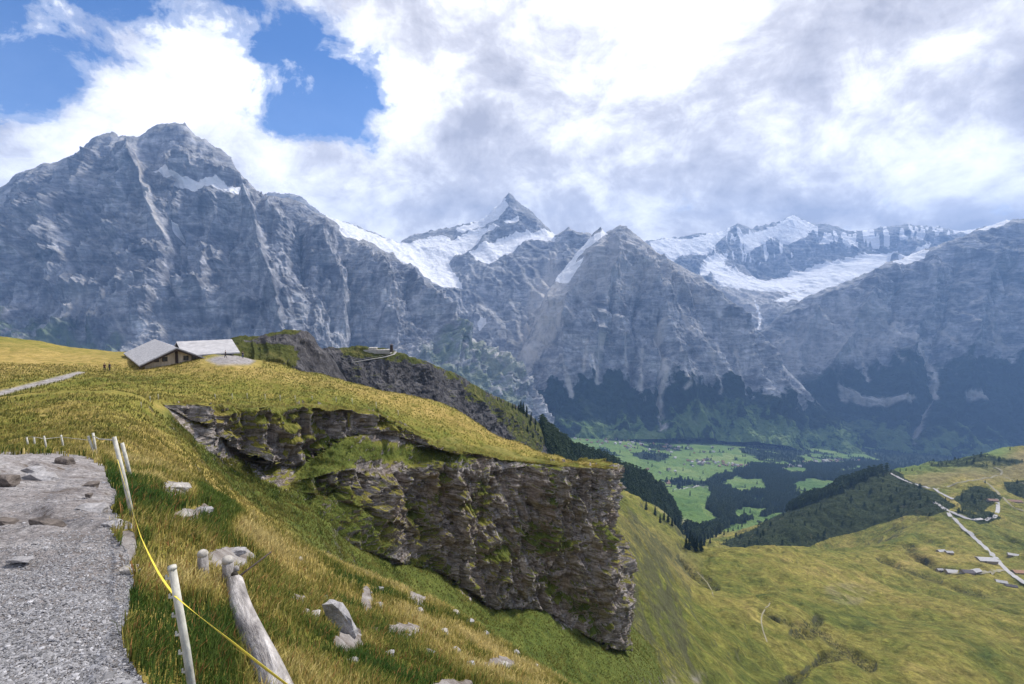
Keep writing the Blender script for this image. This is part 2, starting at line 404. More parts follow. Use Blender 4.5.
def s2d(x, y, d):
    amp = np.clip(d/600, .35, 1.3)*sstep(4500, 2500, d)+.4
    wx = x+25*noise(x/130, y/130, 0, 63); wy = y+25*noise(x/130, y/130, 0, 64)
    n = 5.2*fbm(x/110, y/110, 0, 3, 60)+1.6*fbm(wx/26, wy/26, 0, 4, 61)-5*np.clip(ridged(wx/70, wy/150, 0, 5, 62)-.15, 0, 1)-1.2*np.clip(ridged(wx/25, wy/40, 0, 4, 65)-.1, 0, 1)
    return amp*n
def s2(x, y, detail=True):
    x = np.asarray(x, float); y = np.asarray(y, float)
    a = x/np.maximum(y, 1); d = np.maximum(y, 150)
    z = rbf_f(ch2(a, d))*d
    if detail:
        amp = np.clip(d/600, .35, 1.3)*sstep(4500, 2500, d)+.5
        z = z+s2d(x, y, d)
    return z
XF, YF = AG*DG, DG.copy()
ZF = QG*DG+s2d(XF, YF, DG)
def hit(f, px, py, d0, d1, n=1500):
    """first hit of the pixel ray with heightfield f between depths"""
    d = np.exp(np.linspace(np.log(d0), np.log(d1), n)); a, q = dirs(px, py)
    x = a*d; g = f(x, d)-q*d; k = np.argmax(g > 0)
    if not (g > 0).any(): k = n-1
    if k > 0 and g[k] > 0:
        w = g[k-1]/(g[k-1]-g[k]); dd = d[k-1]+(d[k]-d[k-1])*w
    else: dd = d[k]
    return np.array([a*dd, dd, float(f(np.array([a*dd]), np.array([dd]))[0])])
# ------------------------------------------------------------------ mountains
def curve(pts, px):
    p = np.array(pts, float); return np.interp(px, p[:, 0], p[:, 1]), np.interp(px, p[:, 0], p[:, 2])
SNP = {'W': ([(150,166),(160,168),(166,170),(174,179),(186,184),(202,182),(216,183),(232,188),(246,194),(255,203),(248,203),(236,197),(222,192),(206,190),(192,192),(180,191),(168,183)],),
 'S': ([(326,214),(340,220),(358,228),(390,243),(421,243),(453,238),(470,232),(488,229),(481,241),(462,253),(448,264),(455,276),(464,292),(440,290),(418,276),(397,262),(383,253),(351,242),(326,236)],
                  [(470,252),(495,243),(527,236),(560,232),(556,245),(527,247),(508,257),(490,268),(478,264)],
                  [(455,229),(478,220),(489,211),(498,203),(505,198),(508,206),(498,219),(483,228),(462,233)],
                  [(503,222),(517,218),(519,222),(508,226)], [(418,240),(440,235),(452,238),(430,246)],
                  [(478,327),(486,321),(487,329),(480,334)], [(465,238),(497,226),(500,229),(472,243)]),
 'F': ([(650,243),(665,238),(690,238),(712,233),(733,226),(726,236),(714,246),(706,256),(690,254),(672,262),(655,258)],
                  [(739,237),(756,232),(776,226),(790,216),(800,218),(812,225),(806,237),(788,246),(774,236),(758,248),(745,254)],
                  [(703,262),(716,257),(727,255),(723,269),(742,277),(758,280),(786,276),(818,266),(857,256),(897,251),(884,267),(849,282),(818,288),(782,292),(751,290),(719,284)],
                  [(775,302),(794,292),(853,284),(832,298),(810,304),(786,306)], [(893,264),(908,255),(930,247),(922,262)],
                  [(950,229),(976,229),(1003,220),(1040,217),(1040,226),(976,236)], [(700,268),(712,264),(708,276),(700,276)])}
def mountain(name, rows, x0, x1, nu, nv, wts, amp, seed, back=1500, jag=1.0, spurs=(), snow=()):
    """rows from crest to foot, each [(px,py,d)..]"""
    pxs = np.linspace(x0, x1, nu); R = []
    for r in rows:
        py, d = curve(r, pxs); R.append((py, d))
    R = [(R[0][0]+40, R[0][1]+back)]+R
    ts = np.concatenate([[0], np.cumsum([wts[0]*.25]+list(wts))]); ts /= ts[-1]
    t = np.linspace(0, 1, nv); idx = np.clip(np.searchsorted(ts, t, 'right')-1, 0, len(R)-2); fr = (t-ts[idx])/(ts[idx+1]-ts[idx])
    PY = np.array([r[0] for r in R]); D = np.array([r[1] for r in R])
    py = PY[idx]*(1-fr)[:, None]+PY[idx+1]*fr[:, None]; d = D[idx]*(1-fr)[:, None]+D[idx+1]*fr[:, None]
    px = np.broadcast_to(pxs, py.shape)
    # blur the depth a little so that rows do not read as creases
    k = np.hanning(31); k /= k.sum()
    dp = np.pad(d, ((15, 15), (0, 0)), 'edge'); d = sum(k[i]*dp[i:i+nv] for i in range(31))
    k2 = np.hanning(max(9, nu//40) | 1); k2 /= k2.sum(); h = len(k2)//2
    dp = np.pad(d, ((0, 0), (h, h)), 'edge'); d = sum(k2[i]*dp[:, i:i+nu] for i in range(len(k2)))
    V = P(px, py, d); N = normals(V); N = np.where((N[..., 1:2] > 0), -N, N)
    N[t < ts[1]] = N[np.argmax(t >= ts[1])]
    X, Y, Z = V[..., 0], V[..., 1], V[..., 2]
    s = seed
    wx = X+130*fbm(X/900, Y/900, Z/900, 3, s+1); wy = Y+130*fbm(X/900, Y/900, Z/900, 3, s+2)
    al = wx+.35*wy
    g1 = ridged(al/620, wy/1200, Z/1500, 6, s+3, .55)
    g2 = ridged(al/150, wy/400, Z/420, 5, s+4, .55)
    zt = Z+.18*X+90*noise(X/800, Y/800, Z/500, s+5)+20*noise(X/130, Y/130, Z/100, s+6)
    sA = zt/105; sA = sA-np.floor(sA); sB = zt/34; sB = sB-np.floor(sB)
    f = fbm(X/75, Y/75, Z/60, 5, s+7, .6)
    lo = fbm(wx/1500, wy/1500, Z/2600, 2, s+8)
    dsp = 150*lo+150*g1+42*g2+26*(sstep(0, .8, sA)-sstep(.85, 1, sA))+10*(sB)*(1-sstep(.8, 1, sB))+17*f
    cf = sstep(ts[1], ts[1]+.14, t)[:, None]*.88+.12
    for (pts, wpx, A_) in spurs:
        q = seg_dist(px+5*noise(X/350, Y/350, Z/350, s+11)+2*noise(X/90, Y/90, Z/90, s+12), py, pts); dsp = dsp+A_*np.exp(-q/wpx)*sstep(ts[1]+.02, ts[1]+.2, t)[:, None]
    for p_ in snow: dsp = dsp*(1-.72*poly(px, py, p_, 5))
    V = V+N*(dsp*amp*cf)[..., None]
    # jagged crest: move vertically
    je = np.exp(-((t-ts[1])/.03)**2)[:, None]
    V[..., 2] += je*jag*(26*(ridged(X/170, Y/170, 0, 5, s+9)-.3)*D.mean()/6000)
    return V, px, py, N, (g1, g2, f, zt)
mt = {}
W_rows = [
 [(-400,290,3600),(-200,230,4000),(-60,195,4300),(0,187,4500),(19,172,4500),(46,163,4500),(60,158,4550),(76,152,4550),(90,139,4600),(97,134,4600),(110,132,4600),(118,136,4650),(125,135,4700),(139,137,4750),(146,129,4800),(157,123,4800),(167,121,4800),(176,121,4800),(184,123,4800),(190,130,4800),(196,136,4800),(204,139,4800),(213,146,4780),(224,153,4760),(232,158,4750),(236,167,4700),(240,173,4700),(250,184,4700),(258,193,4700),(268,196,4650),(285,198,4600),(300,202,4600),(312,209,4600),(325,216,4600),(335,224,4600),(351,236,4600),(372,243,4600),(393,255,4600),(405,266,4600),(418,276,4600),(435,290,4550),(453,308,4500),(470,336,4450),(488,357,4400),(506,372,4350),(520,400,4300),(560,430,4250)],
 [(-400,320,3500),(-100,240,4000),(0,215,4200),(90,180,4250),(125,170,4250),(150,172,4350),(175,193,4300),(200,190,4300),(230,195,4300),(254,205,4300),(300,225,4300),(351,255,4300),(418,300,4300),(470,352,4250),(506,385,4200),(560,434,4200)],
 [(-400,340,3300),(-100,290,3700),(0,275,3800),(150,265,3850),(300,285,3900),(400,320,4000),(470,370,4050),(520,405,4100),(560,437,4150)],
 [(-400,370,3000),(0,320,3400),(150,325,3450),(300,340,3500),(400,365,3600),(480,400,3800),(560,440,4100)],
 [(-400,450,2500),(0,430,2700),(300,450,2800),(450,450,3200),(560,450,3900)]]
S_rows = [
 [(150,230,8000),(240,200,8000),(270,193,7800),(290,194,7800),(300,197,7700),(312,205,7500),(322,214,7500),(330,218,7500),(351,223,7600),(376,234,7700),(400,243,7900),(411,236,8000),(432,230,8100),(453,227,8100),(478,221,8100),(488,215,8050),(494,207,8000),(501,202,8000),(505,196,8000),(509,192,8000),(513,196,8000),(516,201,8000),(521,205,8000),(526,208,8000),(532,211,8000),(539,220,8000),(546,227,7900),(551,232,7800),(556,236,7600),(563,231,7200),(569,228,7000),(576,231,6900),(584,233,6800),(600,238,6700),(640,260,6600),(700,300,6500)],
 [(150,260,7500),(312,225,7200),(351,236,7100),(393,248,7200),(420,250,7400),(453,243,7500),(490,238,7500),(520,236,7500),(551,242,7300),(600,250,6500),(700,310,6400)],
 [(150,300,7000),(351,255,6400),(393,265,6300),(430,285,6200),(460,290,6200),(500,275,6400),(551,285,6000),(600,270,6000),(700,330,6000)],
 [(150,380,6200),(351,330,5800),(430,330,5700),(470,345,5500),(506,372,5000),(530,345,5400),(551,320,5600),(600,330,5600),(700,400,5600)],
 [(150,480,5000),(430,420,4900),(506,410,4700),(560,420,4700),(700,450,5000)]]
Mt_rows = [
 [(480,440,4300),(500,412,4400),(506,395,4450),(512,372,4600),(525,345,4900),(538,312,5100),(548,290,5250),(556,278,5400),(568,264,5500),(577,252,5600),(588,240,5650),(594,231,5700),(601,227,5700),(606,232,5700),(614,229,5700),(620,226,5700),(627,227,5700),(632,231,5700),(646,243,5600),(656,252,5550),(667,259,5500),(684,268,5400),(700,276,5300),(711,284,5250),(722,297,5200),(731,306,5150),(745,323,5100),(755,334,5050),(770,350,5000),(790,373,4900),(810,395,4850),(830,415,4800),(860,440,4800)],
 [(480,442,4250),(506,400,4350),(530,365,4600),(556,310,5000),(580,275,5200),(601,255,5250),(627,250,5300),(667,280,5200),(711,305,5000),(755,350,4850),(790,385,4800),(860,442,4750)],
 [(480,446,4200),(520,405,4300),(560,350,4650),(600,320,4800),(650,320,4850),(711,345,4750),(760,380,4650),(800,410,4650),(860,445,4700)],
 [(480,450,4150),(520,425,4200),(560,400,4350),(600,385,4400),(650,385,4400),(720,400,4400),(780,420,4450),(860,450,4600)],
 [(480,470,4000),(520,452,4050),(600,442,4050),(700,440,4100),(780,448,4200),(860,460,4400)]]
Fi_rows = [
 [(600,250,10500),(660,238,10500),(680,237,10500),(699,233,10500),(712,233,10500),(723,231,10500),(731,226,10500),(737,223,10500),(744,226,10500),(751,227,10500),(765,224,10600),(778,221,10600),(787,217,10600),(794,215,10600),(801,218,10600),(810,223,10600),(820,222,10500),(830,223,10500),(840,227,10400),(850,231,10300),(862,231,10300),(873,229,10200),(890,226,10100),(905,224,10000),(920,225,10000),(936,226,10000),(950,229,9900),(960,231,9800),(975,229,9700),(990,225,9600),(1003,221,9500),(1024,220,9500),(1100,215,9500)],
 [(600,275,9800),(660,262,9700),(720,262,9600),(760,277,9500),(800,273,9500),(860,258,9400),(900,252,9300),(960,250,9000),(1100,260,8800)],
 [(600,300,9000),(700,275,8800),(750,290,8300),(800,292,8300),(860,280,8300),(920,270,8000),(1100,290,8000)],
 [(600,340,8000),(700,310,7600),(755,320,7000),(800,315,7200),(900,310,7200),(1100,330,7200)],
 [(600,420,6500),(755,385,6000),(800,400,6000),(1100,420,6000)]]
Ei_rows = [
 [(730,352,5900),(745,343,5950),(755,336,6000),(770,323,6050),(785,309,6100),(800,300,6150),(830,288,6200),(850,280,6250),(868,272,6300),(885,264,6300),(900,260,6300),(912,255,6300),(925,249,6300),(935,246,6300),(950,241,6300),(962,236,6250),(972,231,6200),(985,227,6200),(1000,223,6200),(1012,220,6200),(1024,219,6200),(1060,205,6100),(1150,180,6000),(1400,150,5800)],
 [(730,365,5750),(755,352,5800),(800,325,5850),(868,295,5900),(935,275,5900),(1024,250,5900),(1150,220,5600),(1400,200,5300)],
 [(730,385,5600),(780,365,5600),(850,335,5600),(935,320,5600),(1024,310,5500),(1150,300,5200),(1400,290,4900)],
 [(730,405,5450),(800,395,5350),(900,375,5250),(1024,365,5200),(1150,360,4900),(1400,350,4500)],
 [(730,440,5100),(850,430,5000),(950,425,4950),(1024,425,4900),(1400,420,4100)],
 [(730,460,4900),(850,458,4800),(1024,470,4500),(1400,480,3600)]]
mt['W'] = mountain('w', W_rows, -400, 560, 1250, 620, [1, 1.6, 1.3, 1.5], 1.0, 100, snow=SNP['W'], spurs=[([(118,136),(128,160),(145,190),(158,222),(172,250)],7,170),([(97,134),(90,180),(75,220),(60,260)],9,200),([(60,158),(40,210),(20,250)],9,140),([(167,121),(176,150),(186,172)],7,120),([(177,232),(178,275),(176,300)],3,-160),([(186,238),(183,285)],2.5,-120),([(228,236),(230,270)],3,-110),([(82,250),(80,280)],4,-120),([(250,205),(262,250),(280,300),(290,350)],8,170),([(215,205),(212,250),(205,300)],7,120),([(312,209),(330,260),(345,320)],8,170),([(372,243),(385,290),(400,350)],8,160),([(435,290),(440,330),(450,380)],7,130),([(345,235),(352,290),(358,340)],4,-120),([(300,220),(305,280)],4,-110),([(400,270),(412,330)],4,-110),([(0,187),(-20,260)],9,150),([(20,290),(90,300),(150,292)],4,60),([(150,310),(250,318),(330,312)],4,50)])
mt['S'] = mountain('s', S_rows, 150, 700, 640, 420, [1, 1, 1.5, 1.2], .6, 140, snow=SNP['S'])
mt['M'] = mountain('m', Mt_rows, 480, 860, 900, 520, [.8, 1.4, 1.4, 1.0], .62, 180, back=900, snow=([(550,230),(607,226),(608,245),(592,262),(588,285),(566,300),(548,300)],), spurs=[([(622,226),(612,270),(600,320),(590,380)],8,190),([(627,228),(648,280),(665,340),(680,400)],8,200),([(601,228),(585,265),(572,310),(560,370)],6,160),([(667,259),(690,310),(715,370),(735,420)],8,170),([(722,297),(745,350),(770,410)],7,150),([(640,270),(634,330),(630,390)],4,-130),([(612,290),(606,350)],4,-110),([(690,290),(705,340)],4,-120),([(655,300),(657,380),(660,430)],3,-130)])
mt['F'] = mountain('f', Fi_rows, 600, 1100, 640, 300, [1, .8, 1, 1], .65, 220, snow=SNP['F'])
mt['E'] = mountain('e', Ei_rows, 730, 1400, 1000, 560, [.9, 1.3, 1.3, 1, .6], .8, 260, spurs=[([(885,264),(865,310),(840,350),(810,400)],8,190),([(935,246),(925,300),(905,350),(890,410)],8,180),([(1000,223),(985,280),(960,340),(950,410)],9,200),([(830,288),(815,320),(795,355)],6,140),([(1060,205),(1030,290),(1010,360)],9,180),([(905,275),(885,330)],4,-140),([(960,260),(945,310),(930,360)],4,-150),([(1020,240),(1002,300)],4,-130),([(928,370),(925,410),(916,440)],4,-120)])
zz = lambda k, a, s: a*fbm(mt[k][0][..., 0]/220, mt[k][0][..., 1]/220, mt[k][0][..., 2]/160, 4, s)
def masks(k):
    V, px, py, N, (g1, g2, f, zt) = mt[k]
    w1 = 2.6*f+3*g2
    Z = {n: np.zeros(px.shape) for n in ('snow', 'forest', 'meadow', 'scree')}
    def mx(n, a): Z[n] = np.maximum(Z[n], a)
    if k == 'W':
        mx('snow', poly(px, py, SNP['W'][0], 1.5, .15*w1))
        mx('snow', poly(px, py, [(173,226),(180,226),(178,236),(174,234)], 1.5))
        mx('snow', poly(px, py, [(335,222),(352,230),(372,240),(358,240),(343,233)], 1.5))
        mx('scree', .8*stroke(px, py, [(122,140),(133,152),(142,180),(152,205),(164,232),(170,245)], 2.5, 2, w1*.5))
        mx('scree', .9*poly(px, py, [(450,312),(480,345),(500,362),(508,380),(500,392),(484,372),(462,345),(440,320)], 7, w1))
        mx('scree', .5*stroke(px, py, [(90,300),(60,330),(20,345)], 7, 7, 2*w1))
        for p in ([(45,318),(60,350)],[(115,310),(128,345)],[(230,330),(232,350)],[(342,255),(350,300),(356,320)],[(394,290),(398,330)],[(320,320),(330,345)],[(80,280),(85,300)],[(385,330),(410,380)]):
            mx('scree', .55*stroke(px, py, p, 1.6, 2.5, w1*.6))
        mx('meadow', .7*poly(px, py, [(-200,322),(0,322),(90,340),(120,345),(120,400),(-200,400)], 10, 2*w1))
        mx('forest', .8*poly(px, py, [(-200,290),(0,312),(60,318),(110,338),(110,360),(-200,400)], 10, 3*w1)*.6)
        mx('meadow', .5*poly(px, py, [(455,330),(500,375),(520,420),(440,420),(420,360)], 8, 2*w1))
    if k == 'S':
        for p in SNP['S']:
            mx('snow', poly(px, py, p, 1.6, .3*w1))
        mx('scree', .8*poly(px, py, [(528,300),(545,268),(556,262),(566,290),(556,330),(535,360),(516,365),(522,335)], 5, w1))
    if k == 'M':
        mx('snow', poly(px, py, [(552,250),(576,243),(592,234),(603,228),(607,234),(594,243),(584,249),(574,264),(584,258),(582,268),(570,284),(556,282),(550,264)], 2, .4*w1))
        mx('scree', .85*poly(px, py, [(520,352),(532,330),(545,300),(556,282),(568,286),(570,310),(556,340),(540,350),(524,366)], 4, w1))
        mx('scree', .45*poly(px, py, [(585,245),(640,240),(690,275),(700,300),(640,290),(600,300),(570,310)], 8, 2*w1))
        fz = py-(388+14*noise(px/40, 0, 0, 5)+np.interp(px, [500,560,640,700,760,830], [16,-6,2,-6,4,10]))
        mx('forest', sstep(-7, 9, fz+2.2*w1)*sstep(525, 545, px))
        for p, w in (([(656,332),(655,352),(659,380),(657,404),(661,432)],3.2),([(693,330),(705,362),(716,398)],1.4),([(715,345),(726,380)],1.2),([(735,352),(741,385)],1.0),([(622,340),(626,372)],1.2),([(672,362),(678,400)],1.3),([(600,345),(596,385)],1.2),([(640,355),(640,395)],1.0),([(703,338),(722,372)],1.2),([(560,360),(572,400)],1.6),([(668,300),(690,345)],1.2),([(586,350),(583,380)],1.2)):
            mx('scree', stroke(px, py, p, w, 1.8, w1*.45))
        mx('meadow', 1.0*poly(px, py, [(540,436),(600,422),(650,428),(660,420),(720,414),(770,424),(860,432),(860,470),(540,470)], 5, 2.4*w1))
        for (cx, cy, r) in ((700,412,14),(722,408,12),(745,415,12),(712,425,16),(765,428,16)):
            mx('meadow', .7*sstep(1.2, .5, np.hypot((px-cx)/r, (py-cy)/(r*.35))+.25*w1))
    if k == 'F':
        for p in SNP['F']:
            mx('snow', poly(px, py, p, 1.5, .35*w1))
        mx('snow', .9*sstep(.1, .5, noise(px/4.5, py/26, 0, 9)+.25)*poly(px, py, [(805,224),(850,231),(905,224),(960,230),(950,240),(900,246),(850,250),(815,246)], 5, w1))
        mx('snow', .75*sstep(0, .5, noise(px/3.2, py/14, 0, 10)+.1)*poly(px, py, [(730,228),(790,238),(800,262),(720,262),(690,246)], 5, w1))
        mx('snow', stroke(px, py, [(752,300),(760,318),(757,332)], 1.3, 1.6, .4*w1))
        mx('scree', .6*poly(px, py, [(700,285),(780,290),(900,262),(860,290),(800,312),(760,320),(720,310)], 6, w1))
    if k == 'E':
        mx('snow', poly(px, py, [(893,264),(908,257),(929,249),(922,262),(905,268)], 1.5, .3*w1))
        mx('snow', poly(px, py, [(975,231),(1003,221),(1012,220),(1000,225),(985,230)], 1.2))
        fz = py-np.interp(px, [700,790,830,880,930,980,1030,1400], [380,384,372,366,362,368,352,345])
        mx('forest', sstep(-8, 10, fz+2.4*w1+6*noise(px/25, py/30, 0, 8)))
        for p, w in (([(906,347),(922,368),(930,380),(928,400),(920,420),(914,442)],2.2),([(925,362),(932,374),(932,400)],3.2),([(905,348),(918,362)],4),([(884,345),(895,375)],1.3),([(980,322),(992,340),(1002,352)],1.6),([(955,320),(968,345)],1.3),([(1010,330),(1022,350)],1.4),([(936,328),(950,350)],1.2),([(860,352),(868,380)],1.2),([(760,350),(785,382),(800,400)],1.8)):
            mx('scree', stroke(px, py, p, w, 1.8, w1*.45))
        mx('scree', .9*poly(px, py, [(836,388),(850,392),(862,400),(878,405),(904,403),(902,408),(880,411),(862,406),(842,400)], 2, .6*w1))
        mx('scree', .75*poly(px, py, [(956,397),(966,394),(982,402),(974,405),(960,402)], 2, .6*w1))
        mx('scree', .45*poly(px, py, [(770,335),(840,310),(900,320),(900,350),(840,365),(800,385),(780,380)], 8, 2.5*w1))
        mx('meadow', .9*poly(px, py, [(730,430),(800,424),(850,428),(930,438),(1000,450),(1000,470),(730,470)], 5, 3*w1))
        for (cx, cy, r) in ((860,425,16),(820,425,14),(880,436,18),(795,438,20),(800,420,9)):
            mx('meadow', .6*sstep(1.2, .5, np.hypot((px-cx)/r, (py-cy)/(r*.3))+.3*w1))
    return Z
def rock_mat():
    m = M('mountain_rock', .95, .1)
    w = m.noise(.0016, 4, .55)
    big = m.noise(.0028, 7, .62, (1, 1, 2.2), 1.2)
    fine = m.noise(.016, 8, .68, (1, 1, 1.6), .6)
    vert = m.noise(.011, 6, .6, (1, 1, .16), .7)
    strat = m.noise(.0075, 7, .66, (.35, .35, 2.6), 2.2)
    c = m.ramp(big, [(.33, (.115, .12, .145)), (.48, (.215, .218, .242)), (.66, (.375, .372, .385))])
    c = m.mix(.45, c, m.ramp(strat, [(.38, .2), (.5, .5), (.62, .85)]), 'OVERLAY')
    c = m.mix(.6, c, m.ramp(vert, [(.37, .2), (.5, .5), (.64, .85)]), 'OVERLAY')
    c = m.mix(.5, c, m.ramp(fine, [(.34, .25), (.5, .5), (.66, .82)]), 'OVERLAY')
    sl = m.slope()
    # light scree and grass on what lies flatter
    led = m.math('MULTIPLY', m.ramp(sl, [(.42, 0), (.66, 1)]), m.ramp(fine, [(.38, .2), (.6, 1)]))
    c = m.mix(m.math('MULTIPLY', led, .5), c, (.27, .265, .24))
    scr = m.attr('scree')
    c = m.mix(m.math('MULTIPLY', scr, m.ramp(m.noise(.02, 6, .65, (1, 1, .3)), [(.36, .35), (.55, 1)])), c, (.52, .49, .46))
    mf = m.noise(.006, 6, .65, (1, 1, 1), .5)
    mead = m.math('MULTIPLY', m.attr('meadow'), m.ramp(mf, [(.42, 0), (.49, 1)]))
    fr_ = m.ramp(m.noise(.02, 5, .7), [(.3, (.006, .013, .008)), (.65, (.022, .038, .018))])
    fmask = m.ramp(m.math('ADD', m.attr('forest'), m.math('MULTIPLY', m.math('SUBTRACT', m.noise(.008, 9, .78, (1, 1, .5)), .5), 2.0)), [(.34, 0), (.7, 1)])
    c = m.mix(m.math('MULTIPLY', fmask, m.math('SUBTRACT', 1, m.math('MULTIPLY', scr, 1, clamp=True))), c, fr_)
    c = m.mix(mead, c, m.ramp(mf, [(.45, (.09, .15, .045)), (.7, (.17, .22, .08))]))
    sn = m.ramp(m.math('ADD', m.attr('snow'), m.math('MULTIPLY', m.math('SUBTRACT', m.noise(.012, 4, .5, (1, 1, 1)), .5), .35)), [(.42, 0), (.56, 1)])
    snc = m.ramp(m.noise(.013, 7, .7, (1, 1, 2.5), .8), [(.3, (.56, .57, .6)), (.5, (.76, .76, .78)), (.7, (.86, .86, .86))])
    c = m.mix(sn, c, snc)
    hgt = m.math('ADD', m.math('MULTIPLY', fine, 1.0), m.math('MULTIPLY', m.noise(.05, 6, .7, (1, 1, .6)), .35))
    tree = m.math('MULTIPLY', fmask, m.voro(.05, 'F1'))
    hgt = m.math('ADD', hgt, m.math('MULTIPLY', tree, -.5))
    return m.out(c, m.bump(hgt, 30, .7))
MR = rock_mat()
for k, nm in (('W', 'mountain_wall'), ('S', 'mountain_glacier_basin'), ('M', 'mountain_pyramid'), ('F', 'mountain_snow_crest'), ('E', 'mountain_flank')):
    Z = masks(k)
    o = grid(nm, mt[k][0], MR, Z); props(o, kind='structure')
# ------------------------------------------------------------------ ridge and crag behind the plateau
def side_sheet(rows, x0, x1, nu, nv, wts, amp, seed, sc=1.0, back=60):
    pxs = np.linspace(x0, x1, nu); R = []
    for r in rows: R.append(curve(r, pxs))
    R = [(R[0][0]+25, R[0][1]+back)]+R
    ts = np.concatenate([[0], np.cumsum([wts[0]*.4]+list(wts))]); ts /= ts[-1]
    t = np.linspace(0, 1, nv); idx = np.clip(np.searchsorted(ts, t, 'right')-1, 0, len(R)-2); fr = (t-ts[idx])/(ts[idx+1]-ts[idx])
    PY = np.array([r[0] for r in R]); D = np.array([r[1] for r in R])
    py = PY[idx]*(1-fr)[:, None]+PY[idx+1]*fr[:, None]; d = D[idx]*(1-fr)[:, None]+D[idx+1]*fr[:, None]
    k = np.hanning(21); k /= k.sum(); dp = np.pad(d, ((10, 10), (0, 0)), 'edge'); d = sum(k[i]*dp[i:i+nv] for i in range(21))
    px = np.broadcast_to(pxs, py.shape)
    V = P(px, py, d); N = normals(V); N = np.where(N[..., 1:2] > 0, -N, N); N[t < ts[1]] = N[np.argmax(t >= ts[1])]
    X, Y, Z = V[..., 0], V[..., 1], V[..., 2]; al = X*.9+Y*.25+.5*Z
    g = ridged(al/(26*sc)+.3*noise(X/40, Y/40, Z/40, seed), Y/150, Z/(75*sc), 5, seed+1)
    f = fbm(X/(9*sc), Y/(9*sc), Z/(7*sc), 5, seed+2, .6)
    cf = .15+.85*sstep(ts[1], ts[1]+.2, t)[:, None]
    V = V+N*((7*g+2.2*f)*amp*cf)[..., None]
    V[..., 2] += 1.1*sc*f*np.exp(-((t-ts[1])/.06)**2)[:, None]
    return V, px, py
Rg = [[(285,352,330),(320,348,330),(339,348,330),(352,347,330),(363,347,330),(380,348,332),(391,350,335),(405,354,345),(419,359,360),(437,366,390),(455,373,420),(470,382,450),(486,392,490),(502,399,540),(518,406,590),(532,417,650),(546,429,720),(556,437,770),(572,449,830),(588,454,890),(606,459,950),(624,469,1000),(646,476,1080),(662,487,1130),(672,502,1150),(680,518,1150)],
 [(285,356,322),(339,354,320),(391,358,325),(419,368,350),(455,385,405),(486,405,470),(518,425,570),(546,445,690),(572,458,800),(606,470,900),(646,487,1000),(680,522,1100)],
 [(285,385,300),(391,395,305),(455,415,370),(518,455,530),(546,465,640),(572,478,720),(606,488,800),(640,502,900),(680,527,1050)],
 [(285,440,270),(391,450,275),(455,490,320),(518,510,450),(546,515,560),(600,512,700),(640,520,800),(680,545,950)]]
RV, rpx, rpy = side_sheet(Rg, 285, 680, 900, 330, [.5, 1, 1], .8, 300)
Cg = [[(215,368,175),(224,352,182),(232,338,188),(240,336,190),(252,337,190),(262,335,190),(272,333,192),(285,330,195),(292,329.5,196),(300,330,198),(308,332,200),(314,337,203),(319,346,206),(326,350,210),(336,362,214),(350,385,218)],
 [(215,375,165),(240,345,176),(262,345,178),(285,341,184),(300,340,188),(314,348,192),(330,362,200),(350,390,205)],
 [(215,400,150),(260,368,152),(285,368,165),(320,385,175),(350,405,180)],
 [(215,420,140),(260,400,140),(300,400,145),(350,420,160)]]
GV, gpx, gpy = side_sheet(Cg, 215, 350, 360, 200, [.7, 1, .7], .32, 340, .45, 30)

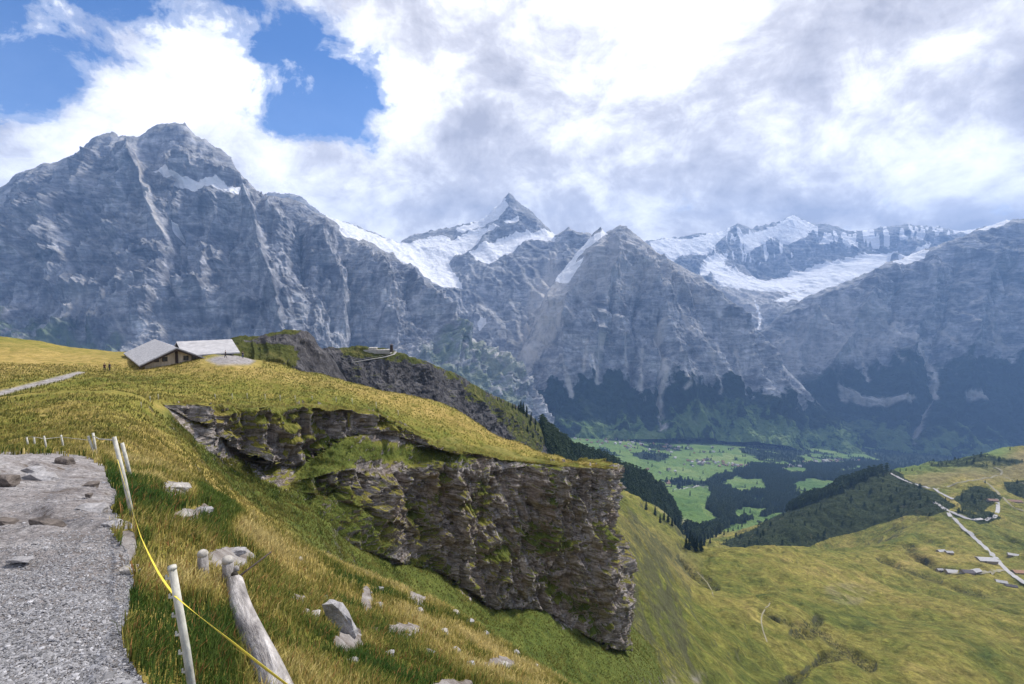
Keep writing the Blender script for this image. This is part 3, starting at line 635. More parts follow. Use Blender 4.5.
# ------------------------------------------------------------------ ground materials
def grass_cols(m, scale=1.0):
    a = m.noise(.045*scale, 5, .6); b = m.noise(.55*scale, 6, .7); c = m.noise(4.5*scale, 6, .75, (1, 1, .5))
    base = m.ramp(m.math('ADD', m.math('MULTIPLY', a, .5), m.math('MULTIPLY', b, .5)), [(.36, (.075, .095, .016)), (.46, (.155, .15, .028)), (.56, (.25, .2, .05)), (.68, (.32, .24, .075))])
    return base, a, b, c
def ground_mat():
    m = M('alpine_turf_and_rock', .95, .12)
    g, a, b, c = grass_cols(m)
    strawc = m.ramp(b, [(.3, (.2, .145, .04)), (.5, (.32, .225, .07)), (.72, (.43, .32, .12))])
    greenc = m.ramp(b, [(.3, (.035, .055, .012)), (.55, (.075, .1, .02)), (.75, (.135, .15, .035))])
    g = m.mix(m.math('MULTIPLY', m.attr('straw'), m.ramp(b, [(.35, .35), (.6, .95)])), g, strawc)
    g = m.mix(m.math('MULTIPLY', m.attr('green'), .85), g, greenc)
    g = m.mix(.55, g, m.ramp(c, [(.32, .18), (.5, .5), (.68, .85)]), 'OVERLAY')
    # rock
    s = m.noise(.9, 8, .7, (.35, .35, 2.4), .9); r2 = m.noise(.35, 7, .65, (1, 1, 1), .5); v = m.noise(1.1, 7, .7, (1, 1, .25), .8)
    rk = m.ramp(s, [(.32, (.06, .05, .045)), (.44, (.19, .162, .145)), (.56, (.36, .315, .29)), (.7, (.54, .49, .46))])
    rk = m.mix(.6, rk, m.ramp(v, [(.35, .2), (.5, .5), (.66, .85)]), 'OVERLAY')
    rk = m.mix(m.math('MULTIPLY', m.ramp(r2, [(.5, 0), (.62, 1)]), .55), rk, (.33, .315, .31))
    rk = m.mix(m.math('MULTIPLY', m.ramp(m.noise(.2, 5, .6), [(.5, 0), (.65, 1)]), .45), rk, (.2, .135, .095))
    sl = m.slope()
    slw = m.math('ADD', sl, m.math('MULTIPLY', m.math('SUBTRACT', m.noise(.8, 7, .7), .5), .85))
    slw = m.math('ADD', slw, m.math('MULTIPLY', m.math('SUBTRACT', m.attr('turf'), .5), .95))
    rockf = m.ramp(slw, [(.44, 1), (.56, 0)])
    gl = m.mix(m.attr('cliffy'), g, m.mix(.5, greenc, g))
    col = m.mix(rockf, gl, rk)
    # path and bare soil
    pslope = m.math('ADD', m.slope(), m.math('MULTIPLY', m.math('SUBTRACT', m.noise(5, 6, .7), .5), .3))
    gr = m.voro(38, 'F1'); gn = m.noise(14, 8, .8)
    pc = m.ramp(m.noise(1.3, 6, .7, (1, 1.6, 1), .5), [(.3, (.12, .098, .085)), (.45, (.22, .2, .195)), (.68, (.36, .34, .335))])
    pc = m.mix(.8, pc, m.ramp(gn, [(.34, .12), (.5, .5), (.66, .88)]), 'OVERLAY')
    pc = m.mix(m.ramp(pslope, [(.78, 1), (.9, 0)]), pc, (.1, .075, .055))
    pf = m.ramp(m.math('ADD', m.attr('path'), m.math('MULTIPLY', m.math('SUBTRACT', m.noise(3.5, 6, .7), .5), .7)), [(.42, 0), (.55, 1)])
    pf = m.math('MAXIMUM', pf, m.attr('lane'))
    bf = m.ramp(m.math('ADD', m.attr('bare'), m.math('MULTIPLY', m.math('SUBTRACT', m.noise(2.4, 6, .75), .5), .9)), [(.45, 0), (.6, 1)])
    bc = m.ramp(m.noise(1.6, 7, .72), [(.32, (.1, .08, .065)), (.5, (.22, .195, .18)), (.68, (.38, .36, .35))])
    col = m.mix(bf, col, bc); col = m.mix(pf, col, pc)
    h = m.math('ADD', m.math('MULTIPLY', c, .12), m.math('MULTIPLY', b, .3))
    hr = m.math('ADD', m.math('MULTIPLY', s, .9), m.math('MULTIPLY', v, .5))
    hh = m.mix(rockf, h, hr)
    hp = m.math('ADD', m.math('MULTIPLY', gn, .05), m.math('MULTIPLY', gr, -.012))
    hh = m.mix(m.math('MAXIMUM', pf, m.math('MULTIPLY', bf, .6)), hh, hp)
    return m.out(col, m.bump(hh, .9, .9))
GM = ground_mat()
keep = ~((px0 > 650) & (R_ > 190) & (Y0 > 0)) & ~((R_ > 150) & (px0 > 225) & (sdist(X0, Y0, region) < 0) & (Y0 > 0)) & ~((R_ > 230) & (px0 > 225) & (Y0 > 0))
o = grid('ground', np.stack([X0, Y0, Z0], -1), GM, dict(path=mp, lane=np.maximum(mp2, np.where((R_ > 95) & (R_ < 140), poly(px0, py0, [(206,360),(216,356.5),(228,354.5),(236,354),(247,356),(255,361),(250,364.5),(218,365)], 2), 0)),
    bare=np.maximum(bare, .0), straw=np.clip(straw, 0, 1), green=np.clip(region_green, 0, 1), turf=.5+.5*sstep(45, 20, R_), cliffy=region_green*.8), keep)
props(o, kind='structure')
cpx, cpy = proj(CV[..., 0], CV[..., 1], CV[..., 2])
bpx, bpy_ = proj(B[..., 0], B[..., 1], B[..., 2])
cg = np.zeros_like(cpx)
for pl_ in ([(306,484),(340,482),(368,512),(384,548),(372,566),(330,560),(318,530)], [(300,440),(330,432),(365,440),(400,446),(470,452),(470,462),(385,462),(345,470),(315,482),(318,520),(330,552),(360,590),(300,560),(270,500),(300,478)], [(515,530),(540,522),(560,530),(570,545),(545,553),(520,548)], [(470,545),(505,540),(512,552),(480,562)], [(205,458),(240,462),(255,480),(300,500),(340,560),(200,520)], [(430,468),(440,470),(436,500),(428,498)], [(614,566),(626,570),(624,580),(616,578)], [(545,575),(560,580),(555,600),(546,592)], [(620,612),(632,630),(630,645),(616,635)],[(484,470),(490,500),(484,520),(480,490)],[(545,470),(552,500),(540,505)],[(395,498),(418,503),(428,535),(408,538)],[(556,592),(588,598),(602,624),(572,614)],[(455,500),(475,496),(470,520)],[(590,520),(606,524),(600,545),(588,538)],[(410,545),(430,555),(470,590),(440,582)]):
    cg = np.maximum(cg, poly(bpx, bpy_, pl_, 7, 4*fbm(x/3, y/3, z/3, 3, 77)))
cg = np.maximum(cg, sstep(T[1]+.03, T[1], t)[:, None]*np.ones_like(cpx))
cg = np.maximum(cg, sstep(T[-3]-.01, T[-3]+.02, t)[:, None]*np.ones_like(cpx))
o = grid('cliff', CV, GM, dict(path=cg*0, lane=cg*0, bare=cg*0, straw=.75*sstep(T[1]+.05, T[0], t)[:, None]*np.ones_like(cg), green=np.where(t[:, None] > T[1]+.03, cg*.9, 0), turf=.14+.68*cg+.2*sstep(T[1]+.03, T[1], t)[:, None], cliffy=np.maximum(cg, .8*sstep(T[1], T[1]+.05, t)[:, None])))
props(o, kind='structure')
ro = np.zeros_like(rpx)
strip = np.maximum(poly(rpx, rpy, [(340,346),(400,350),(430,364),(425,366),(395,358),(345,353)], 2.5), poly(rpx, rpy, [(430,362),(470,380),(505,400),(530,415),(548,430),(540,452),(522,448),(505,428),(480,404),(455,384)], 4, 5*noise(rpx/14, rpy/14, 0, 3)))
frs = poly(rpx, rpy, [(540,424),(556,434),(606,455),(646,470),(680,495),(680,560),(600,560),(560,475),(546,450)], 3)
def ridge_mat():
    m = M('shale_ridge', .95, .12)
    fine = m.noise(.22, 8, .7, (1, 1, .5), .5); vert = m.noise(.09, 6, .65, (1, 1, .3), .8)
    c = m.ramp(fine, [(.3, (.03, .03, .034)), (.5, (.075, .072, .078)), (.72, (.17, .16, .16))])
    c = m.mix(.6, c, m.ramp(vert, [(.33, .2), (.5, .5), (.68, .8)]), 'OVERLAY')
    g = m.ramp(m.noise(.08, 6, .7), [(.32, (.045, .06, .014)), (.55, (.09, .095, .025)), (.7, (.17, .15, .05))])
    f = m.math('ADD', m.attr('turf'), m.math('MULTIPLY', m.math('SUBTRACT', m.noise(.07, 7, .7, (1, 1, .5)), .5), 1.3))
    f = m.math('ADD', f, m.math('MULTIPLY', m.math('SUBTRACT', m.slope(), .62), .9))
    c = m.mix(m.ramp(f, [(.4, 0), (.55, 1)]), c, g)
    c = m.mix(m.attr('forest'), c, (.018, .028, .012))
    return m.out(c, m.bump(m.math('ADD', fine, m.math('MULTIPLY', vert, .6)), 4, .9))
RM = ridge_mat()
props(grid('ridge', RV, RM, dict(turf=np.clip(strip+.12, 0, 1), forest=frs)), kind='structure')
gs = poly(gpx, gpy, [(215,400),(218,352),(232,334),(262,333),(258,340),(240,342),(300,350),(290,372),(310,400)], 4, 4*noise(gpx/9, gpy/9, 0, 3))
gs = np.maximum(gs, .8*poly(gpx, gpy, [(262,333),(285,329),(302,329),(296,334),(270,337)], 2))
props(grid('crag', GV, RM, dict(turf=gs, forest=gs*0)), kind='structure')

# ------------------------------------------------------------------ far ground
fx_, fy_ = proj(XF, YF, ZF)
wob = 3*noise(XF/60, YF/60, 0, 5)*np.clip(900/DG, .6, 2)
rav = poly(fx_, fy_, [(683,528),(690,540),(700,542),(725,528),(760,517),(800,508),(840,493),(876,474),(900,466),(870,462),(820,464),(780,466),(752,464),(730,472),(706,481),(712,496),(707,508),(721,521),(700,532),(690,528)], 1.2, wob*1.1)*(DG > 950)
for cl in ([(792,484),(815,477),(838,482),(826,496),(798,496)], [(732,509),(750,507),(774,509),(757,518),(738,520)], [(718,484),(735,477),(762,479),(768,489),(738,494)], [(778,468),(800,466),(812,471),(790,475)], [(838,468),(862,466),(858,472),(842,474)], [(690,470),(705,478),(700,490),(690,490)], [(752,500),(766,497),(764,502)]):
    rav = rav*(1-poly(fx_, fy_, cl, 1.2, wob*1.6))
rav = rav*np.where(DG > 1900, sstep(-.62, -.5, fbm(XF/120, YF/120, 0, 4, 27)), 1)
fl = poly(fx_, fy_, [(546,428),(572,447),(606,457),(624,468),(646,473),(662,484),(668,496),(668,514),(640,505),(611,494),(560,480)], 2)*(DG > 800)
wood = np.zeros_like(rav)
for q in ([(630,453),(655,452),(672,456),(664,461),(640,459)],[(585,449),(605,449),(622,455),(606,458)],[(590,438),(640,436),(700,440),(690,444),(620,442)],[(700,437),(760,440),(780,446),(730,446)],[(660,480),(690,480),(725,483),(720,487),(668,485)],[(735,446),(770,452),(800,455),(790,461),(745,455)],[(560,432),(600,434),(590,438),(560,440)],[(770,450),(800,447),(812,452),(790,460)],[(872,448),(940,452),(1060,458),(1060,475),(900,472),(880,462)],[(640,446),(668,444),(690,450),(660,451)]):
    wood = np.maximum(wood, .8*poly(fx_, fy_, q, 2, wob*1.2))
wood = wood*(DG > 2400)
wood = np.maximum(wood, .85*sstep(.5, .7, fbm(XF/110, YF/110, 0, 4, 19))*(DG > 1700))
wood = np.maximum(wood, .8*sstep(2500, 3300, DG)*poly(fx_, fy_, [(745,447),(1100,440),(1100,480),(860,470),(800,470),(760,462)], 3, 3*wob)*sstep(-.05, .2, fbm(XF/160, YF/160, 0, 4, 20)))
bush = poly(fx_, fy_, [(716,545),(760,525),(800,503),(850,479),(893,468),(912,482),(935,492),(958,506),(930,516),(905,516),(868,528),(830,538),(800,549),(745,549)], 3, wob)*(DG > 820)
bush = np.maximum(bush, poly(fx_, fy_, [(950,498),(975,484),(1000,490),(1003,498),(985,512),(962,510)], 3, wob)*.75)
bush = np.maximum(bush, .7*poly(fx_, fy_, [(958,512),(990,510),(1000,518),(980,524)], 2, wob)); bush = np.maximum(bush, .75*poly(fx_, fy_, [(1004,482),(1024,480),(1060,490),(1024,500),(1008,494)], 2, wob))
bush = np.maximum(bush, .6*poly(fx_, fy_, [(925,450),(990,455),(1024,462),(990,468),(930,466)], 3, wob+2))*(DG > 800)
brown = poly(fx_, fy_, [(600,505),(660,530),(700,560),(690,590),(650,560),(610,520)], 12, wob)*.5
brown = np.maximum(brown, .8*poly(fx_, fy_, [(905,480),(1060,440),(1060,480),(960,476),(940,486),(915,492)], 5, 2*wob))
gully = np.zeros_like(rav)
for p, w in (([(760,610),(790,622),(815,625),(840,645),(870,665)],3),([(820,618),(812,632),(795,632)],4),([(680,560),(715,590)],1.2),([(905,545),(925,562),(945,575)],1.3),([(780,690),(820,660),(850,650)],2),([(880,560),(960,590),(1024,600)],1.2)):
    gully = np.maximum(gully, stroke(fx_, fy_, p, w, 3, wob*1.5))
gully *= (DG < 900)
scr = .9*poly(fx_, fy_, [(632,652),(660,662),(720,672),(700,690),(640,690)], 6, 3*wob)+.2*poly(fx_, fy_, [(832,590),(850,586),(872,592),(862,602),(838,600)], 3, 2*wob)+.5*poly(fx_, fy_, [(655,505),(690,520),(690,532),(668,520)], 3, wob)
ZF = ZF-gully*3.2*fbm(XF/14, YF/14, 0, 3, 8)**2*2-gully*2.5
def meadow_mat():
    m = M('alpine_meadow', .95, .1)
    a = m.noise(.006, 6, .6, (1, 1, 1), .4); b = m.noise(.05, 7, .7, (1, 1, 1), .4); c = m.noise(.35, 7, .75)
    g = m.ramp(m.math('ADD', m.math('MULTIPLY', a, .55), m.math('MULTIPLY', b, .45)), [(.36, (.08, .105, .022)), (.45, (.155, .16, .032)), (.54, (.24, .21, .05)), (.64, (.34, .265, .085))])
    g = m.mix(.45, g, m.ramp(c, [(.34, .25), (.5, .5), (.66, .8)]), 'OVERLAY')
    g = m.mix(.5, g, m.ramp(m.noise(.11, 8, .75, (1, 1, 1), .8), [(.36, .15), (.5, .5), (.64, .85)]), 'OVERLAY')
    br = m.ramp(b, [(.3, (.14, .11, .045)), (.55, (.25, .2, .085)), (.75, (.33, .28, .14))])
    g = m.mix(m.attr('brown'), g, br)
    v = m.noise(.0035, 4, .6); fld = m.voro(.007, 'F1', out=1)
    vg = m.ramp(m.math('ADD', m.math('MULTIPLY', v, .6), m.math('MULTIPLY', fld, .3)), [(.3, (.075, .14, .035)), (.5, (.13, .2, .055)), (.65, (.2, .25, .085))])
    g = m.mix(m.attr('valley'), g, vg)
    bs = m.ramp(m.noise(.12, 6, .7), [(.35, (.016, .026, .009)), (.6, (.04, .052, .016)), (.75, (.08, .085, .03))])
    g = m.mix(m.ramp(m.math('ADD', m.attr('bush'), m.math('MULTIPLY', m.math('SUBTRACT', m.noise(.03, 7, .7), .5), 1.2)), [(.45, 0), (.6, 1)]), g, bs)
    g = m.mix(m.ramp(m.math('ADD', m.attr('wood'), m.math('MULTIPLY', m.math('SUBTRACT', m.noise(.02, 7, .7), .5), .9)), [(.42, 0), (.52, 1)]), g, (.016, .028, .013))
    g = m.mix(m.math('MULTIPLY', m.attr('gully'), m.ramp(c, [(.42, 0), (.56, .85)])), g, (.05, .048, .025))
    g = m.mix(m.math('MULTIPLY', m.attr('scr'), m.ramp(b, [(.45, 0), (.56, 1)])), g, (.3, .275, .24))
    # rock and bare earth on steeper banks
    sl = m.math('ADD', m.slope(), m.math('MULTIPLY', m.math('SUBTRACT', c, .5), .5))
    g = m.mix(m.math('MULTIPLY', m.ramp(sl, [(.62, 1), (.76, 0)]), m.math('SUBTRACT', 1, m.attr('valley'))), g, (.1, .1, .045))
    g = m.mix(.3, g, m.ramp(m.noise(.3, 6, .7, (.14, .14, 2.2), .7), [(.38, .18), (.5, .5), (.62, .8)]), 'OVERLAY')
    ms = m.noise(.09, 8, .75, (1, 1, .4), .6)
    return m.out(g, m.bump(m.math('ADD', m.math('MULTIPLY', b, 1.2), m.math('MULTIPLY', ms, 1.6)), 5.0, .9))
MM = meadow_mat()
props(grid('meadow', np.stack([XF, YF, ZF], -1), MM, dict(valley=sstep(1150, 1500, DG)*(1-sstep(.95,1.0,AG)*(DG<3000)), wood=np.maximum(np.maximum(rav, wood), fl), bush=bush, brown=brown, gully=gully, scr=scr)), kind='structure')
#  a base sheet far below everything that reaches the horizon
mb = MB(); mb.add([(-40000,-30000,-1500),(40000,-30000,-1500),(40000,45000,-1500),(-40000,45000,-1500)], [(0,1,2,3)])
props(mb.build('terrain', plain('lowland', (.06,.1,.04), .3, .001), smooth=False), kind='structure')
# ------------------------------------------------------------------ scattered ground cover
def s0pts(n, r0, r1, t0=-48, t1=48, pw=1.0):
    u_ = RNG.random(n); r = np.exp(np.log(r0)+u_*(np.log(r1)-np.log(r0))); th_ = np.radians(RNG.uniform(t0, t1, n))
    return r*np.sin(th_), r*np.cos(th_)
lr0 = np.log(r_[0]); dlr = np.log(r_[1])-lr0
def gidx(x, y):
    i = np.clip(((np.log(np.hypot(x, y))-lr0)/dlr), 0, len(r_)-1.001); j = np.interp(np.arctan2(x, y), th, np.arange(len(th)))
    return i, j
def samp(A, i, j):
    i0 = i.astype(int); j0 = np.minimum(j.astype(int), A.shape[1]-2); a, b = i-i0, j-j0
    return A[i0, j0]*(1-a)*(1-b)+A[i0+1, j0]*a*(1-b)+A[i0, j0+1]*(1-a)*b+A[i0+1, j0+1]*a*b
gx_ = np.gradient(Z0, axis=0)/(np.gradient(R_, axis=0))
def blades(name, n, r0, r1, h0, h1, wd, label, seed):
    x, y = s0pts(n, r0, r1); i, j = gidx(x, y); z = samp(Z0, i, j)
    r = np.hypot(x, y)
    pth = np.maximum(samp(mp, i, j), samp(mp2, i, j)); br = samp(bare, i, j); gr = np.clip(samp(region_green, i, j), 0, 1); stw = np.clip(samp(straw, i, j), 0, 1)
    sl_ = np.abs(samp(gx_, i, j))
    tuft = fbm(x*1.7, y*1.7, 0, 3, 71); tone = fbm(x*.45, y*.45, 0, 4, 72)
    px, py = proj(x, y, z)
    pave = inside(px, py, [(200,350),(262,350),(262,368),(200,368)])
    k = (pth < np.clip(np.where(r < 30, .5+.9*tuft, .42+.25*tuft), .04, .9)) & (br < .5+.3*tuft) & (RNG.random(n) < np.clip(.68+.5*tuft, .38, 1)) & (sl_ < 3.5) & (px > -80) & (px < 1100) & (py < 780) & ~pave
    _s = sdist(x, y, region); k &= ~((_s < .8) & (_s > -1.5) & (r > 50)) & (np.abs(z-s0(x, y, False)) < 1.5)
    x, y, z, r, tuft, tone, gr, stw, px, py = [q[k] for q in (x, y, z, r, tuft, tone, gr, stw, px, py)]
    n = len(x)
    lush = poly(px, py, [(130,620),(190,600),(240,640),(240,760),(120,760)], 14)+poly(px, py, [(195,485),(225,480),(245,515),(225,535),(195,520)], 8)+poly(px, py, [(100,455),(118,470),(130,520),(118,520),(108,480)], 5)+poly(px, py, [(115,538),(150,535),(150,552),(115,552)], 6)
    h = RNG.uniform(h0, h1, n)*(1+.5*np.clip(tuft, -.5, .8))
    a = RNG.uniform(0, 2*np.pi, n); la = RNG.normal(.6, .9, n)+.4; ln = RNG.uniform(.15, .75, n)*h
    wv = wd*np.maximum(1, r/max(r0, 3.0)*.9)*RNG.uniform(.6, 1.3, n)
    wx, wy = np.cos(a)*wv, np.sin(a)*wv; lx, ly = np.cos(la)*ln, np.sin(la)*ln
    b0 = np.stack([x-wx, y-wy, z-.03], 1); b1 = np.stack([x+wx, y+wy, z-.03], 1)
    m0 = np.stack([x-wx*.8+lx*.35, y-wy*.8+ly*.35, z+h*.6], 1); m1 = np.stack([x+wx*.8+lx*.35, y+wy*.8+ly*.35, z+h*.6], 1); tp = np.stack([x+lx, y+ly, z+h*(.97-.25*ln/h)], 1)
    V = np.stack([b0, b1, m1, m0, tp], 1).reshape(-1, 3); q = np.arange(n)[:, None]*5
    loops = np.concatenate([q+[0, 1, 2, 3], q+[3, 2, 4]], 1); starts = (np.arange(n)[:, None]*7+[0, 4]).ravel()
    sw = np.clip(.36+.75*tone+.42*stw-.75*gr+RNG.normal(0, .2, n), 0, 1)*(1-.85*np.clip(lush, 0, 1))
    pal = np.array([(.04, .085, .012), (.11, .14, .022), (.22, .2, .042), (.39, .31, .085), (.54, .43, .17)])
    f = np.clip(sw, 0, .999)*4; i0 = f.astype(int); c = pal[i0]*(1-(f-i0))[:, None]+pal[i0+1]*(f-i0)[:, None]
    c = np.where((r > 25)[:, None], c*.55+np.array([.25, .2, .045])*.45, c)
    red = (RNG.random(n) < .07*(r < 14))[:, None]; c = np.where(red, np.array([.3, .15, .05]), c)
    c *= RNG.uniform(.65, 1.3, n)[:, None]
    o = mesh_np(name, V, loops, starts, GB, smooth=False, cols=dict(tint=np.repeat(c, 5, 0)))
    props(o, kind='stuff')
mb_ = M('grass_blade', .75, .15); GB = mb_.out(mb_.attr('tint', True))
upn = mb_.n.new('ShaderNodeNormal'); upv = mb_.n.new('ShaderNodeVectorMath'); upv.operation = 'MULTIPLY_ADD'; gN = mb_.n.new('ShaderNodeNewGeometry'); mb_.l.new(gN.outputs['Normal'], upv.inputs[0]); upv.inputs[1].default_value = (.45, .45, .2); upv.inputs[2].default_value = (0, 0, .8)
nz_ = mb_.n.new('ShaderNodeVectorMath'); nz_.operation = 'NORMALIZE'; mb_.l.new(upv.outputs[0], nz_.inputs[0]); mb_.l.new(nz_.outputs[0], mb_.b.inputs['Normal']); mb_.n.remove(upn)
tr = mb_.n.new('ShaderNodeBsdfTranslucent'); mxs = mb_.n.new('ShaderNodeMixShader'); mxs.inputs[0].default_value = .35
mb_.l.new(mb_.attr('tint', True), tr.inputs[0]); mb_.l.new(mb_.b.outputs[0], mxs.inputs[1]); mb_.l.new(tr.outputs[0], mxs.inputs[2]); mb_.l.new(mxs.outputs[0], mb_.n['Material Output'].inputs[0])
blades('grass', 230000, 2.2, 9, .045, .15, .0028, '', 1)
blades('grass', 260000, 8, 32, .1, .26, .006, '', 2)
blades('grass', 330000, 30, 135, .12, .34, .022, '', 3)

idx = RNG.choice(np.flatnonzero(((cg > .45) & (t[:, None] > T[1]*.6)).ravel()), 90000)
q = CV.reshape(-1, 3)[idx]+RNG.normal(0, .08, (90000, 3)); n = len(q); h = RNG.uniform(.15, .5, n); a = RNG.uniform(0, 6.28, n); wv = RNG.uniform(.03, .07, n); w_ = np.stack([np.cos(a)*wv, np.sin(a)*wv, a*0], 1)
tp = q+np.stack([RNG.normal(.05, .12, n), RNG.normal(-.12, .1, n), h], 1); V = np.stack([q-w_-[0, 0, .05], q+w_-[0, 0, .05], tp], 1).reshape(-1, 3)
tn = np.clip(.32+.5*fbm(q[:, 0]/3, q[:, 1]/3, q[:, 2]/3, 3, 93)+RNG.normal(0, .12, n)+.45*(t[idx//CV.shape[1]] < T[1]+.02), 0, 1)[:, None]; c = np.array([(.05, .085, .013)])*(1-tn)+np.array([(.36, .28, .08)])*tn
props(mesh_np('grass', V, np.arange(n*3), np.arange(n)*3, GB, smooth=False, cols=dict(tint=np.repeat(c*RNG.uniform(.7, 1.25, (n, 1)), 3, 0))), kind='stuff')

# ------------------------------------------------------------------ gravel and rocks
ico_v = []; ph = (1+5**.5)/2
for a_ in (-1, 1):
    for b_ in (-ph, ph): ico_v += [(0, a_, b_), (a_, b_, 0), (b_, 0, a_)]
ico_v = np.array(ico_v, float)/math.hypot(1, ph)
ico_f = []
for i in range(12):
    for j in range(i+1, 12):
        for k in range(j+1, 12):
            d_ = [np.linalg.norm(ico_v[p]-ico_v[q]) for p, q in ((i, j), (j, k), (i, k))]
            if max(d_) < 1.06:
                n_ = np.cross(ico_v[j]-ico_v[i], ico_v[k]-ico_v[i]); ico_f.append((i, j, k) if n_@ico_v[i] > 0 else (i, k, j))
ico_f = np.array(ico_f)
def pebbles(name, x, y, z, size, mat, flat=.55, cols=None):
    n = len(x); V = ico_v[None]*RNG.uniform(.55, 1.25, (n, 12, 1)); V = V*np.stack([size, size*RNG.uniform(.55, 1, n), size*flat*RNG.uniform(.6, 1.1, n)], 1)[:, None]
    a = RNG.uniform(0, 6.28, n); c, s_ = np.cos(a)[:, None], np.sin(a)[:, None]
    V = np.stack([V[..., 0]*c-V[..., 1]*s_, V[..., 0]*s_+V[..., 1]*c, V[..., 2]+RNG.normal(0, .25, n)[:, None]*V[..., 0]], -1)+np.stack([x, y, z], 1)[:, None]
    f = (ico_f[None]+np.arange(n)[:, None, None]*12).reshape(-1, 3)
    return mesh_np(name, V.reshape(-1, 3), f, np.arange(len(f))*3, mat, smooth=False, cols=dict(tint=np.repeat(cols, 12, 0)))
gm_ = M('gravel_stone', .9, .2); GVM = gm_.out(gm_.mix(.5, gm_.attr('tint', True), gm_.ramp(gm_.noise(60, 4, .7), [(.3, .25), (.5, .5), (.7, .75)]), 'OVERLAY'))
n = 190000; x, y = s0pts(n, 2.4, 14, -50, -14)
i, j = gidx(x, y); z = samp(Z0, i, j); pm = samp(mp, i, j); r = np.hypot(x, y)
dens = sstep(8.5, 4.8, r+1.2*noise(x*.8, y*.8, 0, 90))*.8+.2*np.clip(.5+1.5*noise(x*1.6, y*1.6, 0, 92), 0, 1)
edge_ = sstep(.999, .8, pm)*.5
k = (pm > .35) & (RNG.random(n) < dens+edge_*.6)
x, y, z = x[k], y[k], z[k]; n = len(x); tint = (RNG.uniform(.12, .3, n)+(RNG.random(n) < .12)*.14)[:, None]*np.array([[1., .98, 1.01]])
props(pebbles('gravel', x, y, z+.002, RNG.gamma(2.5, .0023, n)+.0036, GVM, cols=tint), kind='stuff')
#  scree and small stones along the slope
xs, ys = [], []
for pts, wdt, nn in (([(395,572),(420,590),(450,612),(490,640),(540,672)], 7, 500), ([(340,600),(400,640),(460,684)], 34, 700), ([(215,490),(240,560)], 30, 250), ([(240,540),(330,640)], 26, 300), ([(60,455),(110,470),(112,500)], 7, 90)):
    pass
M_stone = []
def rock_mat2(name, c0, c1, sc=3):
    m = M(name, .92, .15); m.objpos(); n_ = m.noise(sc, 8, .7, (1, 1, 2.2), .6); f = m.noise(sc*6, 6, .7)
    c = m.mix(.5, m.ramp(n_, [(.32, c0), (.62, c1)]), m.ramp(f, [(.3, .25), (.5, .5), (.7, .78)]), 'OVERLAY')
    return m.out(c, m.bump(m.math('ADD', n_, m.math('MULTIPLY', f, .3)), .05, .8))
R_light = rock_mat2('pale_limestone', (.22, .2, .18), (.48, .45, .42)); R_dark = rock_mat2('dark_shale', (.05, .04, .035), (.2, .17, .15)); R_mid = rock_mat2('grey_slate', (.17, .16, .16), (.4, .385, .39))
def rock(px, py, wpx, size, mat, label, name='rock', rz=0, tilt=0, pts=None, group=None, sink=.3, dmax=40):
    c = hit(s0, px, py, 2, dmax)
    sc = c[1]/F; s = np.array(size)*wpx*sc
    me_v = []; r_n = random.Random(int(px*31+py)); nn = 46
    vs = [Vector((r_n.gauss(0, 1), r_n.gauss(0, 1), r_n.gauss(0, 1))).normalized() for _ in range(nn)]
    vs = [Vector([math.copysign(abs(a)**.55, a) for a in v])*r_n.uniform(.82, 1.05) for v in vs] if pts is None else [Vector(p) for p in pts]
    import bmesh
    bm = bmesh.new()
    for v in vs: bm.verts.new((v.x*s[0]/2, v.y*s[1]/2, v.z*s[2]/2))
    res = bmesh.ops.convex_hull(bm, input=bm.verts)
    for v in [g for g in res['geom_interior'] if isinstance(g, bmesh.types.BMVert)]: bm.verts.remove(v)
    bmesh.ops.subdivide_edges(bm, edges=bm.edges[:], cuts=2, use_grid_fill=True)
    big = max(s)
    for v in bm.verts:
        q = float(noise(v.co.x/big*4, v.co.y/big*4, v.co.z/big*7, int(px))); v.co += v.co.normalized()*q*big*.05
    me = bpy.data.meshes.new(name); bm.to_mesh(me); bm.free(); me.materials.append(mat)
    o = bpy.data.objects.new(name, me); COL.objects.link(o)
    o.location = (c[0], c[1], c[2]+s[2]*(.5-sink)); o.rotation_euler = (tilt, r_n.uniform(-.15, .15), rz)
    return props(o, label, 'rock', group)
slabpts = [(-.9,-.6,-1),(.9,-.9,-1),(1,.8,-1),(-.6,1,-1),(-1,-.5,.5),(-.2,-.9,1),(.95,-.2,-.1),(.7,.8,.3),(-.5,.9,.9),(0,0,1)]
rock(340, 630, 34, (1, .5, 1.25), R_mid, 'large pale pointed rock slab standing in the grass right of the log', pts=[(-.9,-.5,1),(-.6,.5,1),(-.2,-.7,1.05),(.2,.6,.8),(1,-.7,-.7),(1,.7,-.9),(.8,-.5,.1),(-.3,-.9,-.6),(-.5,.8,-.8),(.6,-.9,-1)], sink=.25)
rock(312, 617, 17, (1, .7, .45), R_light, 'small white rock just left of the large pointed slab', rz=.3)
rock(305, 613, 10, (1, .8, .5), R_light, 'smallest white stone, at the left end of the pair beside the pointed slab')
rock(176, 489, 27, (1, .6, .3), R_light, 'flat cream rock in the grass below the tall leaning fence post', rz=.4)
rock(203, 513, 18, (1, .8, .45), R_mid, 'grey rock in front of the dark green tussock on the verge')
rock(184, 517, 20, (1, .7, .3), R_light, 'low pale rock left of the dark green tussock on the verge', rz=-.4)
rock(236, 553, 20, (1, .7, .35), R_mid, 'grey rock half buried behind the upper end of the log', rz=.5)
rock(65, 463, 17, (1, .8, .55), R_dark, 'dark brown rock with grass at the far edge of the path')
rock(91, 487, 16, (1, .8, .5), R_dark, 'small black stone on the path near the tall leaning fence post')
rock(89, 496, 7, (1, .8, .6), R_dark, 'tiny dark stone just in front of the black stone on the path')
